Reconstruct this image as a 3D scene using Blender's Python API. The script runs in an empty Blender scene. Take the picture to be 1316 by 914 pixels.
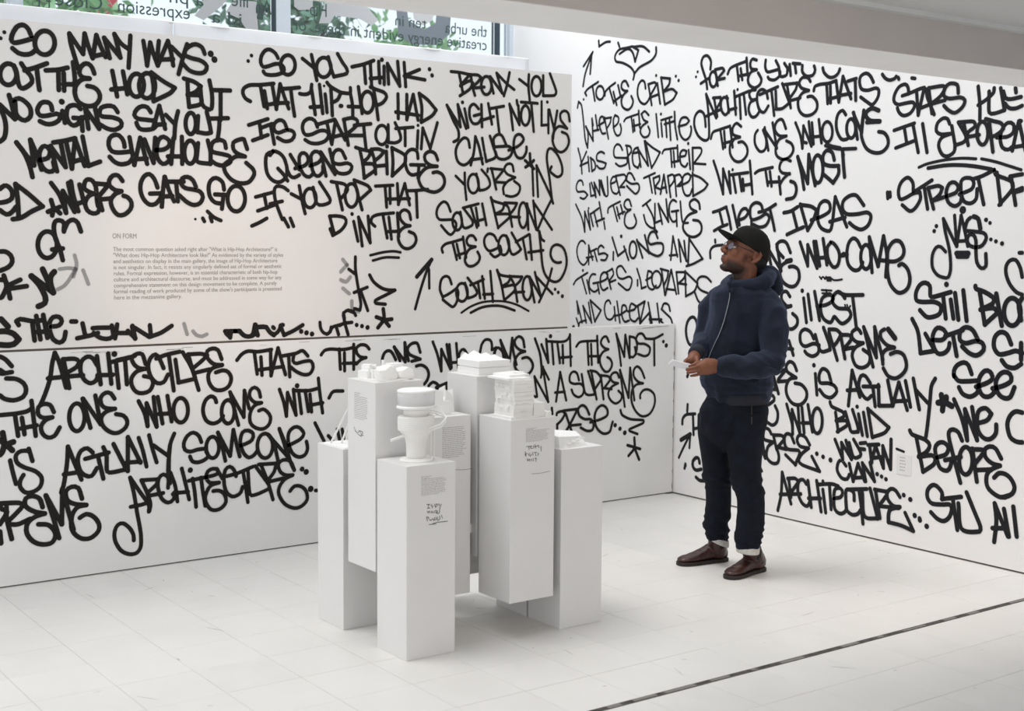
import bpy, bmesh, math, random
import numpy as np
from mathutils import Vector, Matrix, noise
random.seed(7)
C = bpy.context.scene.collection
# ------------------------------------------------------------------ camera, world, lights, exposure
RW = np.array([[0.8100852, -0.03948314, 0.58498123],
               [-0.58626863, -0.06670685, 0.80736564],
               [0.00714492, -0.99699111, -0.07718596]])      # world <- (image right, image down, forward)
CAM = np.array([0.0, 0.0, 1.72]); FPX = 1718.653; PP = np.array([658.0, 439.0])
cam = bpy.data.objects.new('camera', bpy.data.cameras.new('camera')); C.objects.link(cam)
cam.data.sensor_width = 36; cam.data.lens = FPX/1316*36
cam.data.shift_y = (439.0-457.0)/1316; cam.data.dof.use_dof = True; cam.data.dof.focus_distance = 7.1; cam.data.dof.aperture_fstop = 3.2
cam.data.clip_start = 0.05; cam.data.clip_end = 200
M4 = Matrix.Identity(4)
for i in range(3):
    M4[i][0] = RW[i][0]; M4[i][1] = -RW[i][1]; M4[i][2] = -RW[i][2]; M4[i][3] = CAM[i]
cam.matrix_world = M4
bpy.context.scene.camera = cam
w = bpy.data.worlds.new('sky'); bpy.context.scene.world = w; w.use_nodes = True
nt = w.node_tree; bg = nt.nodes['Background']
bg.inputs['Color'].default_value = (0.93, 0.965, 1.0, 1); bg.inputs['Strength'].default_value = 1.05
vs = bpy.context.scene.view_settings
vs.view_transform = 'Standard'; vs.look = 'None'; vs.gamma = 1.0; vs.use_curve_mapping = False; vs.exposure = 0.13
def light(name, kind, loc, target, energy, color, **kw):
    d = bpy.data.lights.new(name, kind); o = bpy.data.objects.new(name, d); C.objects.link(o)
    o.location = loc; o.rotation_euler = (Vector(target)-Vector(loc)).to_track_quat('-Z', 'Y').to_euler()
    d.energy = energy; d.color = color
    for k, v in kw.items(): setattr(d, k, v)
    return o
# hazy sun above the glass roof, softened to a wide source
light('sun', 'SUN', (0, 10, 8), (2.2, 8.6, 2.0), 1.1, (1.0, 0.985, 0.96), angle=math.radians(28))
# warm spot on the wall text; the three wider spots after it are added fill
light('warm_spot', 'SPOT', (1.9, 2.7, 2.5), (2.95, 6.64, 1.55), 135, (1.0, 0.76, 0.62), spot_size=math.radians(27), spot_blend=1.0, shadow_soft_size=0.08)
light('warm_spot', 'SPOT', (4.9, 2.6, 2.5), (5.3, 4.3, 0.2), 50, (1.0, 0.78, 0.62), spot_size=math.radians(60), spot_blend=1.0, shadow_soft_size=0.08)  # added to lift the floor and near right wall
light('warm_spot', 'SPOT', (3.0, 0.6, 2.5), (3.6, 5.5, 0.5), 60, (1.0, 0.80, 0.66), spot_size=math.radians(75), spot_blend=1.0, shadow_soft_size=0.25)  # added to lift the pedestal cluster
light('warm_spot', 'SPOT', (0.6, 1.4, 2.5), (2.2, 6.6, 1.2), 22, (1.0, 0.80, 0.72), spot_size=math.radians(80), spot_blend=1.0, shadow_soft_size=0.25)  # added to lift the left panel
# added area lights, no fixture there, brightening the right wall and its back end
light('wall_fill', 'AREA', (3.6, 6.2, 4.9), (6.17, 5.6, 2.2), 19, (0.95, 0.975, 1.0), size=1.4)
light('wall_fill', 'AREA', (5.2, 7.9, 4.2), (6.17, 7.9, 3.0), 9, (0.9, 0.95, 1.0), size=.8)

# ------------------------------------------------------------------ helpers
def ray(px, py): return RW @ np.array([px-PP[0], py-PP[1], FPX])
def hit(px, py, ax, val):
    r = ray(px, py); t = (val-CAM[ax])/r[ax]; return CAM+t*r
def tag(o, label=None, cat=None, group=None, kind=None):
    if label: o['label'] = label
    if cat: o['category'] = cat
    if group: o['group'] = group
    if kind: o['kind'] = kind
    return o
def link(name, me, m=None, parent=None):
    o = bpy.data.objects.new(name, me); C.objects.link(o)
    if m is not None and hasattr(me, 'materials') and len(me.materials) == 0: me.materials.append(m)
    if parent is not None: o.parent = parent
    return o
def empty(name, loc=(0, 0, 0), rz=0, parent=None):
    o = bpy.data.objects.new(name, None); C.objects.link(o); o.location = loc; o.rotation_euler = (0, 0, rz)
    o.empty_display_size = .05
    if parent: o.parent = parent
    return o
class MB:
    def __init__(s): s.v = []; s.f = []; s.sm = []
    def add(s, vs, fs, smooth=False):
        b = len(s.v); s.v += [tuple(float(c) for c in v) for v in vs]; s.f += [tuple(b+i for i in f) for f in fs]; s.sm += [smooth]*len(fs)
    def box(s, a, b, rot=0, tilt=None):
        a = np.array(a, float); b = np.array(b, float); c = (a+b)/2
        P = [(x, y, z) for z in (a[2], b[2]) for y in (a[1], b[1]) for x in (a[0], b[0])]
        if rot or tilt:
            R = Matrix.Rotation(rot, 3, 'Z')
            if tilt: R = R @ Matrix.Rotation(tilt[1], 3, tilt[0])
            P = [Vector(c) + R @ (Vector(p)-Vector(c)) for p in P]
        s.add(P, [(0, 2, 3, 1), (4, 5, 7, 6), (0, 1, 5, 4), (2, 6, 7, 3), (0, 4, 6, 2), (1, 3, 7, 5)])
    def prism(s, poly, z0, z1):
        n = len(poly)
        s.add([(x, y, z0) for x, y in poly]+[(x, y, z1) for x, y in poly],
              [tuple(reversed(range(n))), tuple(range(n, 2*n))]+[(i, (i+1) % n, n+(i+1) % n, n+i) for i in range(n)])
    def loft(s, rings, cap=True, smooth=True):   # rings: list of lists of points, same length
        n = len(rings[0]); V = [p for r in rings for p in r]; F = []
        for k in range(len(rings)-1):
            for i in range(n):
                j = (i+1) % n; F.append((k*n+i, k*n+j, (k+1)*n+j, (k+1)*n+i))
        if cap: F.append(tuple(reversed(range(n)))); F.append(tuple(range((len(rings)-1)*n, len(rings)*n)))
        s.add(V, F, smooth)
    def tube(s, pts, rad, seg=12, flat=None, ends=True):   # flat=(vector, factor) squashes the section along that vector
        P = [Vector(p) for p in pts]; rad = [rad]*len(P) if not hasattr(rad, '__len__') else list(rad)
        if ends:
            d0 = (P[0]-P[1]).normalized(); d1 = (P[-1]-P[-2]).normalized()
            P = [P[0]+d0*rad[0]*.9, P[0]+d0*rad[0]*.6] + P + [P[-1]+d1*rad[-1]*.6, P[-1]+d1*rad[-1]*.9]
            rad = [rad[0]*.35, rad[0]*.78]+rad+[rad[-1]*.78, rad[-1]*.35]
        rings = []; ref = None
        for i, p in enumerate(P):
            t = (P[min(i+1, len(P)-1)]-P[max(i-1, 0)]).normalized()
            if ref is None: ref = Vector((0, 0, 1)) if abs(t.z) < .9 else Vector((1, 0, 0))
            u = (ref - t*ref.dot(t)).normalized(); v = t.cross(u); ref = u
            ring = []
            for k in range(seg):
                a = 2*math.pi*k/seg; o = (u*math.cos(a)+v*math.sin(a))*rad[i]
                if flat: fv = Vector(flat[0]).normalized(); o = o - fv*o.dot(fv)*(1-flat[1])
                ring.append(p+o)
            rings.append(ring)
        s.loft(rings)
    def ell(s, c, r, M=None, seg=20, rg=12):
        rings = []; M = M or Matrix.Identity(3); c = Vector(c)
        for i in range(rg+1):
            a = math.pi*(i if 0 < i < rg else (i+.08 if i == 0 else i-.08))/rg
            rings.append([c+M @ Vector((r[0]*math.sin(a)*math.cos(2*math.pi*k/seg), r[1]*math.sin(a)*math.sin(2*math.pi*k/seg), r[2]*math.cos(a))) for k in range(seg)])
        s.loft(rings)
    def mesh(s, name):
        me = bpy.data.meshes.new(name); me.from_pydata(s.v, [], s.f); me.update()
        me.polygons.foreach_set('use_smooth', s.sm)
        bm = bmesh.new(); bm.from_mesh(me); bmesh.ops.recalc_face_normals(bm, faces=bm.faces); bm.to_mesh(me); bm.free()
        return me
    def build(s, name, m, parent=None, bevel=0):
        o = link(name, s.mesh(name), m, parent)
        if bevel:
            b = o.modifiers.new('bevel', 'BEVEL'); b.width = bevel; b.segments = 2; b.limit_method = 'ANGLE'
        return o
def voxel(mb, name, size, m, parent=None, disp=None, smooth=2):
    me = mb.mesh(name); o = bpy.data.objects.new(name, me); C.objects.link(o)
    r = o.modifiers.new('r', 'REMESH'); r.mode = 'VOXEL'; r.voxel_size = size; r.use_smooth_shade = True
    if smooth:
        q = o.modifiers.new('s', 'SMOOTH'); q.iterations = smooth; q.factor = .5
    dg = bpy.context.evaluated_depsgraph_get(); ev = o.evaluated_get(dg)
    nm = bpy.data.meshes.new_from_object(ev); nm.name = name
    bpy.data.objects.remove(o)
    n = len(nm.vertices); co = np.empty(n*3); nm.vertices.foreach_get('co', co); co = co.reshape(-1, 3)
    if disp:
        no = np.empty(n*3); nm.vertices.foreach_get('normal', no); no = no.reshape(-1, 3)
        co = co + no*np.array([disp(c) for c in co])[:, None]
        nm.vertices.foreach_set('co', co.ravel()); nm.update()
    nm.polygons.foreach_set('use_smooth', [True]*len(nm.polygons))
    nm.materials.clear(); nm.materials.append(m)
    return link(name, nm, m, parent)
# ------------------------------------------------------------------ materials
def mat(name, col, rough=.6, spec=.5, noise_s=None, noise_amt=.06, bump=0, bump_s=60, metal=0, col2=None, trans=0, emis=None, detail=4):
    m = bpy.data.materials.new(name); m.use_nodes = True; t = m.node_tree; b = t.nodes['Principled BSDF']
    b.inputs['Base Color'].default_value = (*col, 1); b.inputs['Roughness'].default_value = rough
    b.inputs['Specular IOR Level'].default_value = spec; b.inputs['Metallic'].default_value = metal
    tc = t.nodes.new('ShaderNodeNewGeometry')
    if noise_s:
        n = t.nodes.new('ShaderNodeTexNoise'); n.inputs['Scale'].default_value = noise_s; n.inputs['Detail'].default_value = detail
        t.links.new(tc.outputs['Position'], n.inputs['Vector'])
        r = t.nodes.new('ShaderNodeMix'); r.data_type = 'RGBA'
        c2 = col2 or tuple(c*(1-noise_amt) for c in col); c1 = col if col2 else tuple(min(1, c*(1+noise_amt)) for c in col)
        r.inputs[6].default_value = (*c1, 1); r.inputs[7].default_value = (*c2, 1)
        mr = t.nodes.new('ShaderNodeMapRange'); mr.inputs[1].default_value = .35; mr.inputs[2].default_value = .68
        t.links.new(n.outputs['Fac'], mr.inputs[0]); t.links.new(mr.outputs[0], r.inputs[0]); t.links.new(r.outputs[2], b.inputs['Base Color'])
    if bump:
        n2 = t.nodes.new('ShaderNodeTexNoise'); n2.inputs['Scale'].default_value = bump_s; n2.inputs['Detail'].default_value = 5
        t.links.new(tc.outputs['Position'], n2.inputs['Vector'])
        bp = t.nodes.new('ShaderNodeBump'); bp.inputs['Strength'].default_value = bump; bp.inputs['Distance'].default_value = .01
        t.links.new(n2.outputs['Fac'], bp.inputs['Height']); t.links.new(bp.outputs[0], b.inputs['Normal'])
    if emis: b.inputs['Emission Color'].default_value = (*emis[:3], 1); b.inputs['Emission Strength'].default_value = emis[3]
    return m
M = {}
M['panel'] = mat('panel_paint_warm', (.73, .70, .67), .55, noise_s=1.3, col2=(.765, .735, .705), bump=.12, bump_s=9)
M['lower'] = mat('panel_paint_cool', (.79, .78, .765), .5, noise_s=1.6, col2=(.745, .735, .72), bump=.15, bump_s=11)
M['wall'] = mat('wall_plaster', (.885, .865, .855), .5, noise_s=1.1, col2=(.85, .83, .815), bump=.2, bump_s=7)
M['edge'] = mat('panel_edge', (.12, .10, .085), .8)
M['floor'] = mat('floor_paint', (.745, .73, .705), .42, noise_s=2.3, col2=(.71, .695, .67), bump=.06, bump_s=25)
M['floor2'] = mat('floor_paint_patch', (.735, .72, .70), .44, noise_s=5, col2=(.70, .685, .665), bump=.07, bump_s=30)
M['grout'] = mat('joint_dirt', (.70, .68, .65), .8)
M['gap'] = mat('dark_gap', (.03, .028, .025), .9, noise_s=30, col2=(.10, .09, .08))
M['soffit'] = mat('soffit_paint', (.93, .915, .905), .7, noise_s=3, noise_amt=.02)
M['ceil'] = mat('beam_face_shade', (.53, .485, .46), .8, noise_s=3, noise_amt=.03)  # near face of the beam, its shade put into the darker tone
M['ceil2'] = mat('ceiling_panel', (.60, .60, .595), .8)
M['ped'] = mat('pedestal_paint', (.75, .74, .73), .38, noise_s=6, noise_amt=.012, bump=.03, bump_s=14)
M['model'] = mat('printed_resin', (.86, .845, .815), .45, bump=.1, bump_s=160)
M['modelw'] = mat('model_card', (.88, .875, .86), .5)
M['frame'] = mat('window_frame', (.62, .68, .74), .35)
M['framedark'] = mat('window_gasket', (.03, .05, .07), .5)
M['vinylgrey'] = mat('vinyl_grey', (.47, .48, .49), .5)
M['vinyldark'] = mat('vinyl_dark', (.04, .075, .07), .5)
M['print'] = mat('grey_print', (.30, .285, .27), .8)
M['print2'] = mat('pale_grey_print', (.46, .45, .44), .8)
M['tagink'] = mat('tag_ink', (.10, .095, .09), .7)
M['leaf'] = mat('leaf', (.13, .36, .12), .5, noise_s=2.5, col2=(.40, .60, .34))
M['leaf2'] = mat('leaf_dark', (.035, .12, .05), .5, noise_s=2.5, col2=(.24, .42, .30))
M['bark'] = mat('bark', (.05, .04, .03), .9)
M['red'] = mat('red_awning', (.62, .05, .08), .6)
M['bldg'] = mat('far_facade', (.45, .45, .47), .8)
M['bldgwin'] = mat('far_window', (.06, .08, .10), .2)
def alpha_mat(name, col, rough, amul=1.0, attr='a', grain=220):
    m = bpy.data.materials.new(name); m.use_nodes = True; t = m.node_tree; b = t.nodes['Principled BSDF']; out = t.nodes['Material Output']
    b.inputs['Base Color'].default_value = (*col, 1); b.inputs['Roughness'].default_value = rough; b.inputs['Specular IOR Level'].default_value = .2
    at = t.nodes.new('ShaderNodeAttribute'); at.attribute_name = attr
    g = t.nodes.new('ShaderNodeNewGeometry'); n = t.nodes.new('ShaderNodeTexNoise'); n.inputs['Scale'].default_value = grain; n.inputs['Detail'].default_value = 2
    t.links.new(g.outputs['Position'], n.inputs['Vector'])
    ad = t.nodes.new('ShaderNodeMath'); ad.operation = 'MULTIPLY_ADD'; t.links.new(n.outputs['Fac'], ad.inputs[0]); ad.inputs[1].default_value = .34; ad.inputs[2].default_value = -.17
    s = t.nodes.new('ShaderNodeMath'); s.operation = 'ADD'; t.links.new(at.outputs['Fac'], s.inputs[0]); t.links.new(ad.outputs[0], s.inputs[1])
    mr = t.nodes.new('ShaderNodeMapRange'); mr.interpolation_type = 'SMOOTHSTEP'; mr.inputs[1].default_value = .08; mr.inputs[2].default_value = .62; mr.inputs[4].default_value = amul
    t.links.new(s.outputs[0], mr.inputs[0])
    tr = t.nodes.new('ShaderNodeBsdfTransparent'); mx = t.nodes.new('ShaderNodeMixShader')
    t.links.new(mr.outputs[0], mx.inputs[0]); t.links.new(tr.outputs[0], mx.inputs[1]); t.links.new(b.outputs[0], mx.inputs[2]); t.links.new(mx.outputs[0], out.inputs[0])
    return m
M['spray'] = alpha_mat('black_spray_paint', (.0105, .0085, .0075), .55)
M['sprayR'] = alpha_mat('black_spray_paint_skylit', (.0135, .0135, .016), .5)  # bluish ink colour carries the sky reflection on the right wall
M['faded'] = alpha_mat('overpainted_spray', (.10, .10, .10), .6, .42, grain=40)
def glass_mat():
    m = bpy.data.materials.new('window_glass'); m.use_nodes = True; t = m.node_tree; out = t.nodes['Material Output']
    t.nodes.remove(t.nodes['Principled BSDF'])
    tr = t.nodes.new('ShaderNodeBsdfTransparent'); tr.inputs[0].default_value = (.93, .97, 1, 1)
    gl = t.nodes.new('ShaderNodeBsdfGlossy'); gl.inputs['Roughness'].default_value = .02
    fr = t.nodes.new('ShaderNodeFresnel'); fr.inputs[0].default_value = 1.45; mx = t.nodes.new('ShaderNodeMixShader')
    t.links.new(fr.outputs[0], mx.inputs[0]); t.links.new(tr.outputs[0], mx.inputs[1]); t.links.new(gl.outputs[0], mx.inputs[2]); t.links.new(mx.outputs[0], out.inputs[0])
    return m
M['glass'] = glass_mat()
def scrim_mat():
    m = bpy.data.materials.new('woven_scrim'); m.use_nodes = True; t = m.node_tree; out = t.nodes['Material Output']; b = t.nodes['Principled BSDF']
    b.inputs['Base Color'].default_value = (.92, .92, .93, 1); b.inputs['Roughness'].default_value = .8
    g = t.nodes.new('ShaderNodeNewGeometry'); wv = t.nodes.new('ShaderNodeTexWave'); wv.bands_direction = 'DIAGONAL'; wv.inputs['Scale'].default_value = 70; wv.inputs['Distortion'].default_value = .6
    t.links.new(g.outputs['Position'], wv.inputs['Vector'])
    mr = t.nodes.new('ShaderNodeMapRange'); mr.inputs[3].default_value = .86; mr.inputs[4].default_value = .97; t.links.new(wv.outputs['Fac'], mr.inputs[0])
    tl = t.nodes.new('ShaderNodeBsdfTranslucent'); tl.inputs[0].default_value = (.85, .87, .9, 1)
    m1 = t.nodes.new('ShaderNodeMixShader'); m1.inputs[0].default_value = .4; t.links.new(b.outputs[0], m1.inputs[1]); t.links.new(tl.outputs[0], m1.inputs[2])
    tr = t.nodes.new('ShaderNodeBsdfTransparent'); mx = t.nodes.new('ShaderNodeMixShader')
    t.links.new(mr.outputs[0], mx.inputs[0]); t.links.new(tr.outputs[0], mx.inputs[1]); t.links.new(m1.outputs[0], mx.inputs[2]); t.links.new(mx.outputs[0], out.inputs[0])
    return m
M['scrim'] = scrim_mat()

# ------------------------------------------------------------------ room shell
YL, XR = 6.64, 6.175                       # inner faces of the left and the right wall
def wbox(name, a, b, m, parent=None):
    mb = MB(); mb.box(a, b); o = mb.build(name, m, parent); o['kind'] = 'structure'; return o
floor = wbox('floor', (-2.6, -2.6, -.12), (XR+.1, 8.7, -.006), M['grout'])
T = .3135; GX = 3.91; GY = 3.68
tile_me = {}
for v in range(2):
    mb = MB(); e = .0011; z = 0
    a, b = e*.8, T-e*.8
    mb.v = [(a, a, -.006), (b, a, -.006), (b, b, -.006), (a, b, -.006), (a, a, -.0008), (b, a, -.0008), (b, b, -.0008), (a, b, -.0008),
            (a+.0015, a+.0015, 0), (b-.0015, a+.0015, 0), (b-.0015, b-.0015, 0), (a+.0015, b-.0015, 0)]
    mb.f = [(0, 1, 5, 4), (1, 2, 6, 5), (2, 3, 7, 6), (3, 0, 4, 7), (4, 5, 9, 8), (5, 6, 10, 9), (6, 7, 11, 10), (7, 4, 8, 11), (8, 9, 10, 11)]
    mb.sm = [False]*9
    me = mb.mesh('tile'); me.materials.append(M['floor'] if v == 0 else M['floor2']); tile_me[v] = me
cells = []
for i in range(-21, 8):
    for j in range(-20, 16):
        x0 = GX+i*T; y0 = GY+j*T
        if x0 < -2.6 or y0 < -2.6 or x0+T > XR+.08 or y0+T > 8.7: continue
        c = np.array([x0+T/2, y0+T/2, 0]); q = RW.T @ (c-CAM)
        vis = False
        if q[2] > .5:
            p = PP+FPX*q[:2]/q[2]; vis = -60 < p[0] < 1380 and p[1] < 960 and c[1] < YL+.1
        cells.append((vis, float(q[2]), x0, y0))
vis = sorted([c for c in cells if c[0]], key=lambda c: c[1])
rest = [c for c in cells if not c[0]]+vis[300:]
rnd = random.Random(3)
for c in vis[:300]:
    o = link('tile', tile_me[0 if rnd.random() < .8 else 1], None, floor); o.location = (c[2], c[3], rnd.uniform(-.0005, 0))
mb = MB()
for c in rest: mb.box((c[2]+.001, c[3]+.001, -.006), (c[2]+T-.001, c[3]+T-.001, -.0003))
o = mb.build('tile_field', M['floor'], floor); o['kind'] = 'stuff'
# dark expansion joint in the floor with flecks of white paint in it
jt = MB(); jt.box((-2.6, 3.658, -.004), (XR, 3.688, .0012)); jt = jt.build('trim_1', M['gap']); jt['kind'] = 'structure'
mb = MB(); rj = random.Random(5); x = -2.5
while x < XR-.1:
    l = rj.uniform(.02, .16)
    mb.box((x, 3.660+rj.uniform(0, .006), .0008), (x+l, 3.686-rj.uniform(0, .006), .0018)); x += l+rj.uniform(.03, .25)
mb.build('paint_fleck', mat('joint_paint_fleck', (.20, .185, .17), .7), jt)['kind'] = 'stuff'

mb = MB(); rj = random.Random(21)
for k in range(70):      # scuffs and specks on the painted floor
    x, y = rj.uniform(1.6, 6.0), rj.uniform(3.0, 6.5); a = rj.uniform(0, 3.14); l = rj.choice((.006, .01, .02, .05)); w_ = rj.uniform(.0012, .004)
    c, s = math.cos(a), math.sin(a); P = [(x-c*l-s*w_*.3, y-s*l+c*w_*.3), (x+s*w_, y-c*w_), (x+c*l, y+s*l), (x-s*w_, y+c*w_)]
    mb.prism(P, -.0004, .0004)
mb.build('scuff_mark', mat('floor_scuff', (.50, .475, .45), .8), floor)['kind'] = 'stuff'
lower = wbox('wall_left_lower', (-2.6, YL, .007), (XR-.012, YL+.06, 1.150), M['lower'])
M['base'] = mat('gap_shadow', (.16, .15, .14), .9)  # dark strips behind the wall bottoms, coloured as the shadow in the gap
wbox('gap_strip_left', (-2.6, YL+.012, -.004), (XR, YL+.05, .012), M['base'])
lower_top = wbox('trim_2', (-2.6, YL+.002, 1.150), (XR-.012, YL+.058, 1.1515), M['panel'])
upper = wbox('wall_left_upper', (-2.6, YL, 1.163), (5.258, YL+.045, 2.741), M['panel'])
wbox('trim_3', (-2.6, YL+.008, 1.150), (5.25, YL+.04, 1.165), M['edge'])
right = wbox('wall_right', (XR, -2.6, .0045), (XR+.09, 8.62, 5.2), M['wall'])
wbox('gap_strip_right', (XR+.012, -2.6, -.004), (XR+.08, 8.6, .010), M['base'])
q0 = hit(1153, 583, 0, XR); q1 = hit(1171, 612, 0, XR)
mb = MB(); mb.box((XR-.003, q1[1], q1[2]), (XR+.001, q0[1], q0[2])); wl = mb.build('wall_label', mat('clear_label', (.80, .79, .785), .3), right)
mb = MB(); rj = random.Random(4)
for k in range(5):
    z = q0[2]-.02-k*.018; y = q0[1]-.022
    for i in range(3): mb.box((XR-.0036, y-.010, z), (XR-.003, y, z+.005)); y -= rj.uniform(.012, .016)
mb.build('small_print', M['print2'], wl)['kind'] = 'stuff'
# vertical gap where the lower panel meets the right wall
wbox('trim_4', (XR-.013, YL+.01, .01), (XR, YL+.05, 1.12), mat('corner_gap', (.40, .38, .35), .9))
mb = MB(); rj = random.Random(9); z = .03
while z < 1.0:
    l = rj.uniform(.01, .07); mb.box((XR-.0145, YL-.0006, z), (XR-.011, YL+.003, z+l)); z += l+rj.uniform(.03, .14)
mb.build('corner_crack', M['gap'], lower)['kind'] = 'stuff'
# torn and scuffed marks along the top of the lower panel
mb = MB(); rj = random.Random(11)
for k in range(26):
    x = rj.uniform(1.8, 6.0); l = rj.uniform(.02, .12); zz = 1.132+rj.uniform(-.004, .006)
    mb.box((x, YL-.0006, zz), (x+l, YL+.002, zz+rj.uniform(.0008, .003)))
mb.build('edge_scuff', mat('scuff', (.25, .245, .24), .8), lower)['kind'] = 'stuff'
# low ceiling, beam and the wall behind the camera
YF, YN, ZB, ZC = 3.80, 3.425, 2.45, 2.59
wbox('ceiling', (-2.6, -2.6, ZC+.03), (XR, YN-.03, ZC+.16), M['ceil2'])
beam = wbox('trim_5', (-2.6, YN, ZB+.004), (XR, YF, 3.1), M['soffit'])
wbox('trim_6', (-2.6, YN-.006, ZB+.004), (XR, YN, ZC+.012), M['ceil'])  # thin darker skin that shades the beam's near side by colour
wbox('trim_7', (-2.6, YN-.05, ZC+.012), (XR, YN-.001, ZC+.03), mat('cove_strip', (.66, .66, .65), .6))


# ------------------------------------------------------------------ window wall behind
YW = 8.56
win = wbox('window_1', (-2.6, YW-.03, 2.30), (XR, YW+.06, 2.36), M['frame'])
wbox('wall_back', (-2.6, YW-.02, 0), (XR, YW+.06, 2.30), M['wall'])
wbox('window_head', (-2.6, YW-.03, 4.10), (XR, YW+.06, 5.2), M['wall'])['kind'] = 'structure'
xm0 = hit(352, 20, 1, YW)[0]; xm1 = hit(371, 20, 1, YW)[0]; xd = hit(638, 55, 1, YW)[0]
mull = [(xm0, xm1), (xd-.012, xd+.012), (xm0-1.78, xm0-1.70), (xm0-3.5, xm0-3.42), (XR-.035, XR)]
for k, (a, b) in enumerate(mull):
    mb = MB(); mb.box((a, YW-.03, 2.36), (b, YW+.05, 4.10)); mb.build('mullion', M['framedark'] if k == 1 else M['frame'], win)
mb = MB(); mb.box((xm0-.012, YW-.035, 2.36), (xm0, YW+.03, 4.10)); mb.build('gasket', M['framedark'], win)
edges = [-2.6, xm0-3.5, xm0-1.78, xm0, xd, XR-.02]
for a, b in zip(edges[:-1], edges[1:]):
    mb = MB(); mb.box((a+.02, YW, 2.36), (b-.02, YW+.012, 4.10)); mb.build('pane', M['glass'], win)
def text(body, x, z, size, m, parent, y=YW-.004, mirror=False, width=None, face='-Y', bold=0):
    cu = bpy.data.curves.new('t', 'FONT'); cu.body = body; cu.size = size; cu.extrude = .0005; cu.offset = bold; cu.resolution_u = 3
    o = bpy.data.objects.new('t', cu); C.objects.link(o)
    me = bpy.data.meshes.new_from_object(o.evaluated_get(bpy.context.evaluated_depsgraph_get())); bpy.data.objects.remove(o)
    co = np.empty(len(me.vertices)*3); me.vertices.foreach_get('co', co); co = co.reshape(-1, 3)
    if len(co) == 0: return None
    if width: co[:, 0] *= width/max(co[:, 0].max(), 1e-6)
    if mirror: co[:, 0] *= -1
    if face == '-Y': out = np.stack([x+co[:, 0], y-co[:, 2], z+co[:, 1]], 1)
    else: out = np.stack([y-co[:, 2], x-co[:, 0], z+co[:, 1]], 1)      # on a plane x = const, facing -X
    me.vertices.foreach_set('co', out.ravel()); me.update()
    return link('lettering', me, m, parent)
def wt(px, py): q = hit(px, py, 1, YW-.004); return q[0], q[2]
for body, px, py, h, wpx in (('the urba', 626, 48, .10, 54), ('creative energy evident in these  or', 626, 65, .10, 250), ('ten in', 548, 37, .095, 40),
                    ('Hip-', 421, 22, .11, 28), ('An', 349, 19, .115, 20), ('life', 320, 10, .10, 22), ('id a', 312, 33, .10, 40),
                    ('expression', 245, 25, .10, 93), ('a ph', 262, 8, .10, 44), ('Close', 133, 13, .10, 62), ('t t', 66, 12, .10, 20)):
    x, z = wt(px, py); text(body, x, z, h*1.2, M['vinyldark'], win, mirror=True, width=x-wt(px-wpx, py)[0])
def blob(pts, m, y=YW-.002):
    P = [wt(*p) for p in pts]; mb = MB(); n = len(P)
    mb.add([(x, y-.001, z) for x, z in P]+[(x, y, z) for x, z in P], [tuple(range(n)), tuple(range(n, 2*n))]+[(i, (i+1) % n, n+(i+1) % n, n+i) for i in range(n)])
    mb.build('vinyl_shape', m, win)
blob([(378, -20), (402, -20), (402, 12), (384, 13), (378, 8)], M['vinylgrey'])
blob([(418, 2), (470, 6), (486, 26), (478, 33), (462, 24), (430, 20), (424, 30), (410, 30)], M['vinylgrey'])
blob([(508, -10), (520, -10), (525, 26), (545, 38), (560, 30), (562, 6), (580, 8), (578, 44), (560, 58), (530, 57), (512, 46)], mat('vinyl_slate', (.16, .19, .22), .5))
blob([(528, -10), (560, -8), (556, 26), (544, 33), (532, 24)], M['vinylgrey'])
blob([(255, -10), (300, -8), (280, 12), (262, 26), (250, 20), (262, 6)], M['vinylgrey'])
blob([(300, 0), (330, 2), (332, 40), (318, 40), (308, 24), (290, 16)], M['vinylgrey'])
blob([(332, 6), (340, 8), (338, 26), (330, 24)], M['vinyldark'])
# ------------------------------------------------------------------ fabric screen behind the left panel
YS = 6.97
screen = empty('fabric_screen', (2.6, YS, 0)); tag(screen, 'white woven fabric screen stretched along the top behind the left graffiti panel', 'screen')
xs = [-1.9, hit(220, 25, 1, YS)[0]-.012, hit(220, 25, 1, YS)[0]+.012, 5.17]
zt = 2.862
for a, b in ((xs[0], xs[1]), (xs[2], xs[3])):
    mb = MB(); n = 60; rs = random.Random(2); V = []; F = []
    for i in range(n+1):
        x = a+(b-a)*i/n
        for k in range(9): z = zt*k/8; V.append((x-2.6, .006*math.sin(x*9+z*2)+.004*math.sin(x*23), z))
    for i in range(n):
        for k in range(8): F.append((i*9+k, (i+1)*9+k, (i+1)*9+k+1, i*9+k+1))
    mb.add(V, F, True); o = mb.build('fabric', M['scrim'], screen)
    s = o.modifiers.new('s', 'SOLIDIFY'); s.thickness = .002
mb = MB(); mb.tube([(xs[0]-2.6, .012, zt), (xs[3]-2.6, .012, zt)], .007, 8); mb.build('top_rail', M['modelw'], screen)
for x in (-1.5, .6, xs[1]+.012, 4.0, 5.15):
    mb = MB(); mb.box((x-2.6-.012, .012, 0), (x-2.6+.012, .036, zt)); mb.build('post', M['modelw'], screen)
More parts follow.
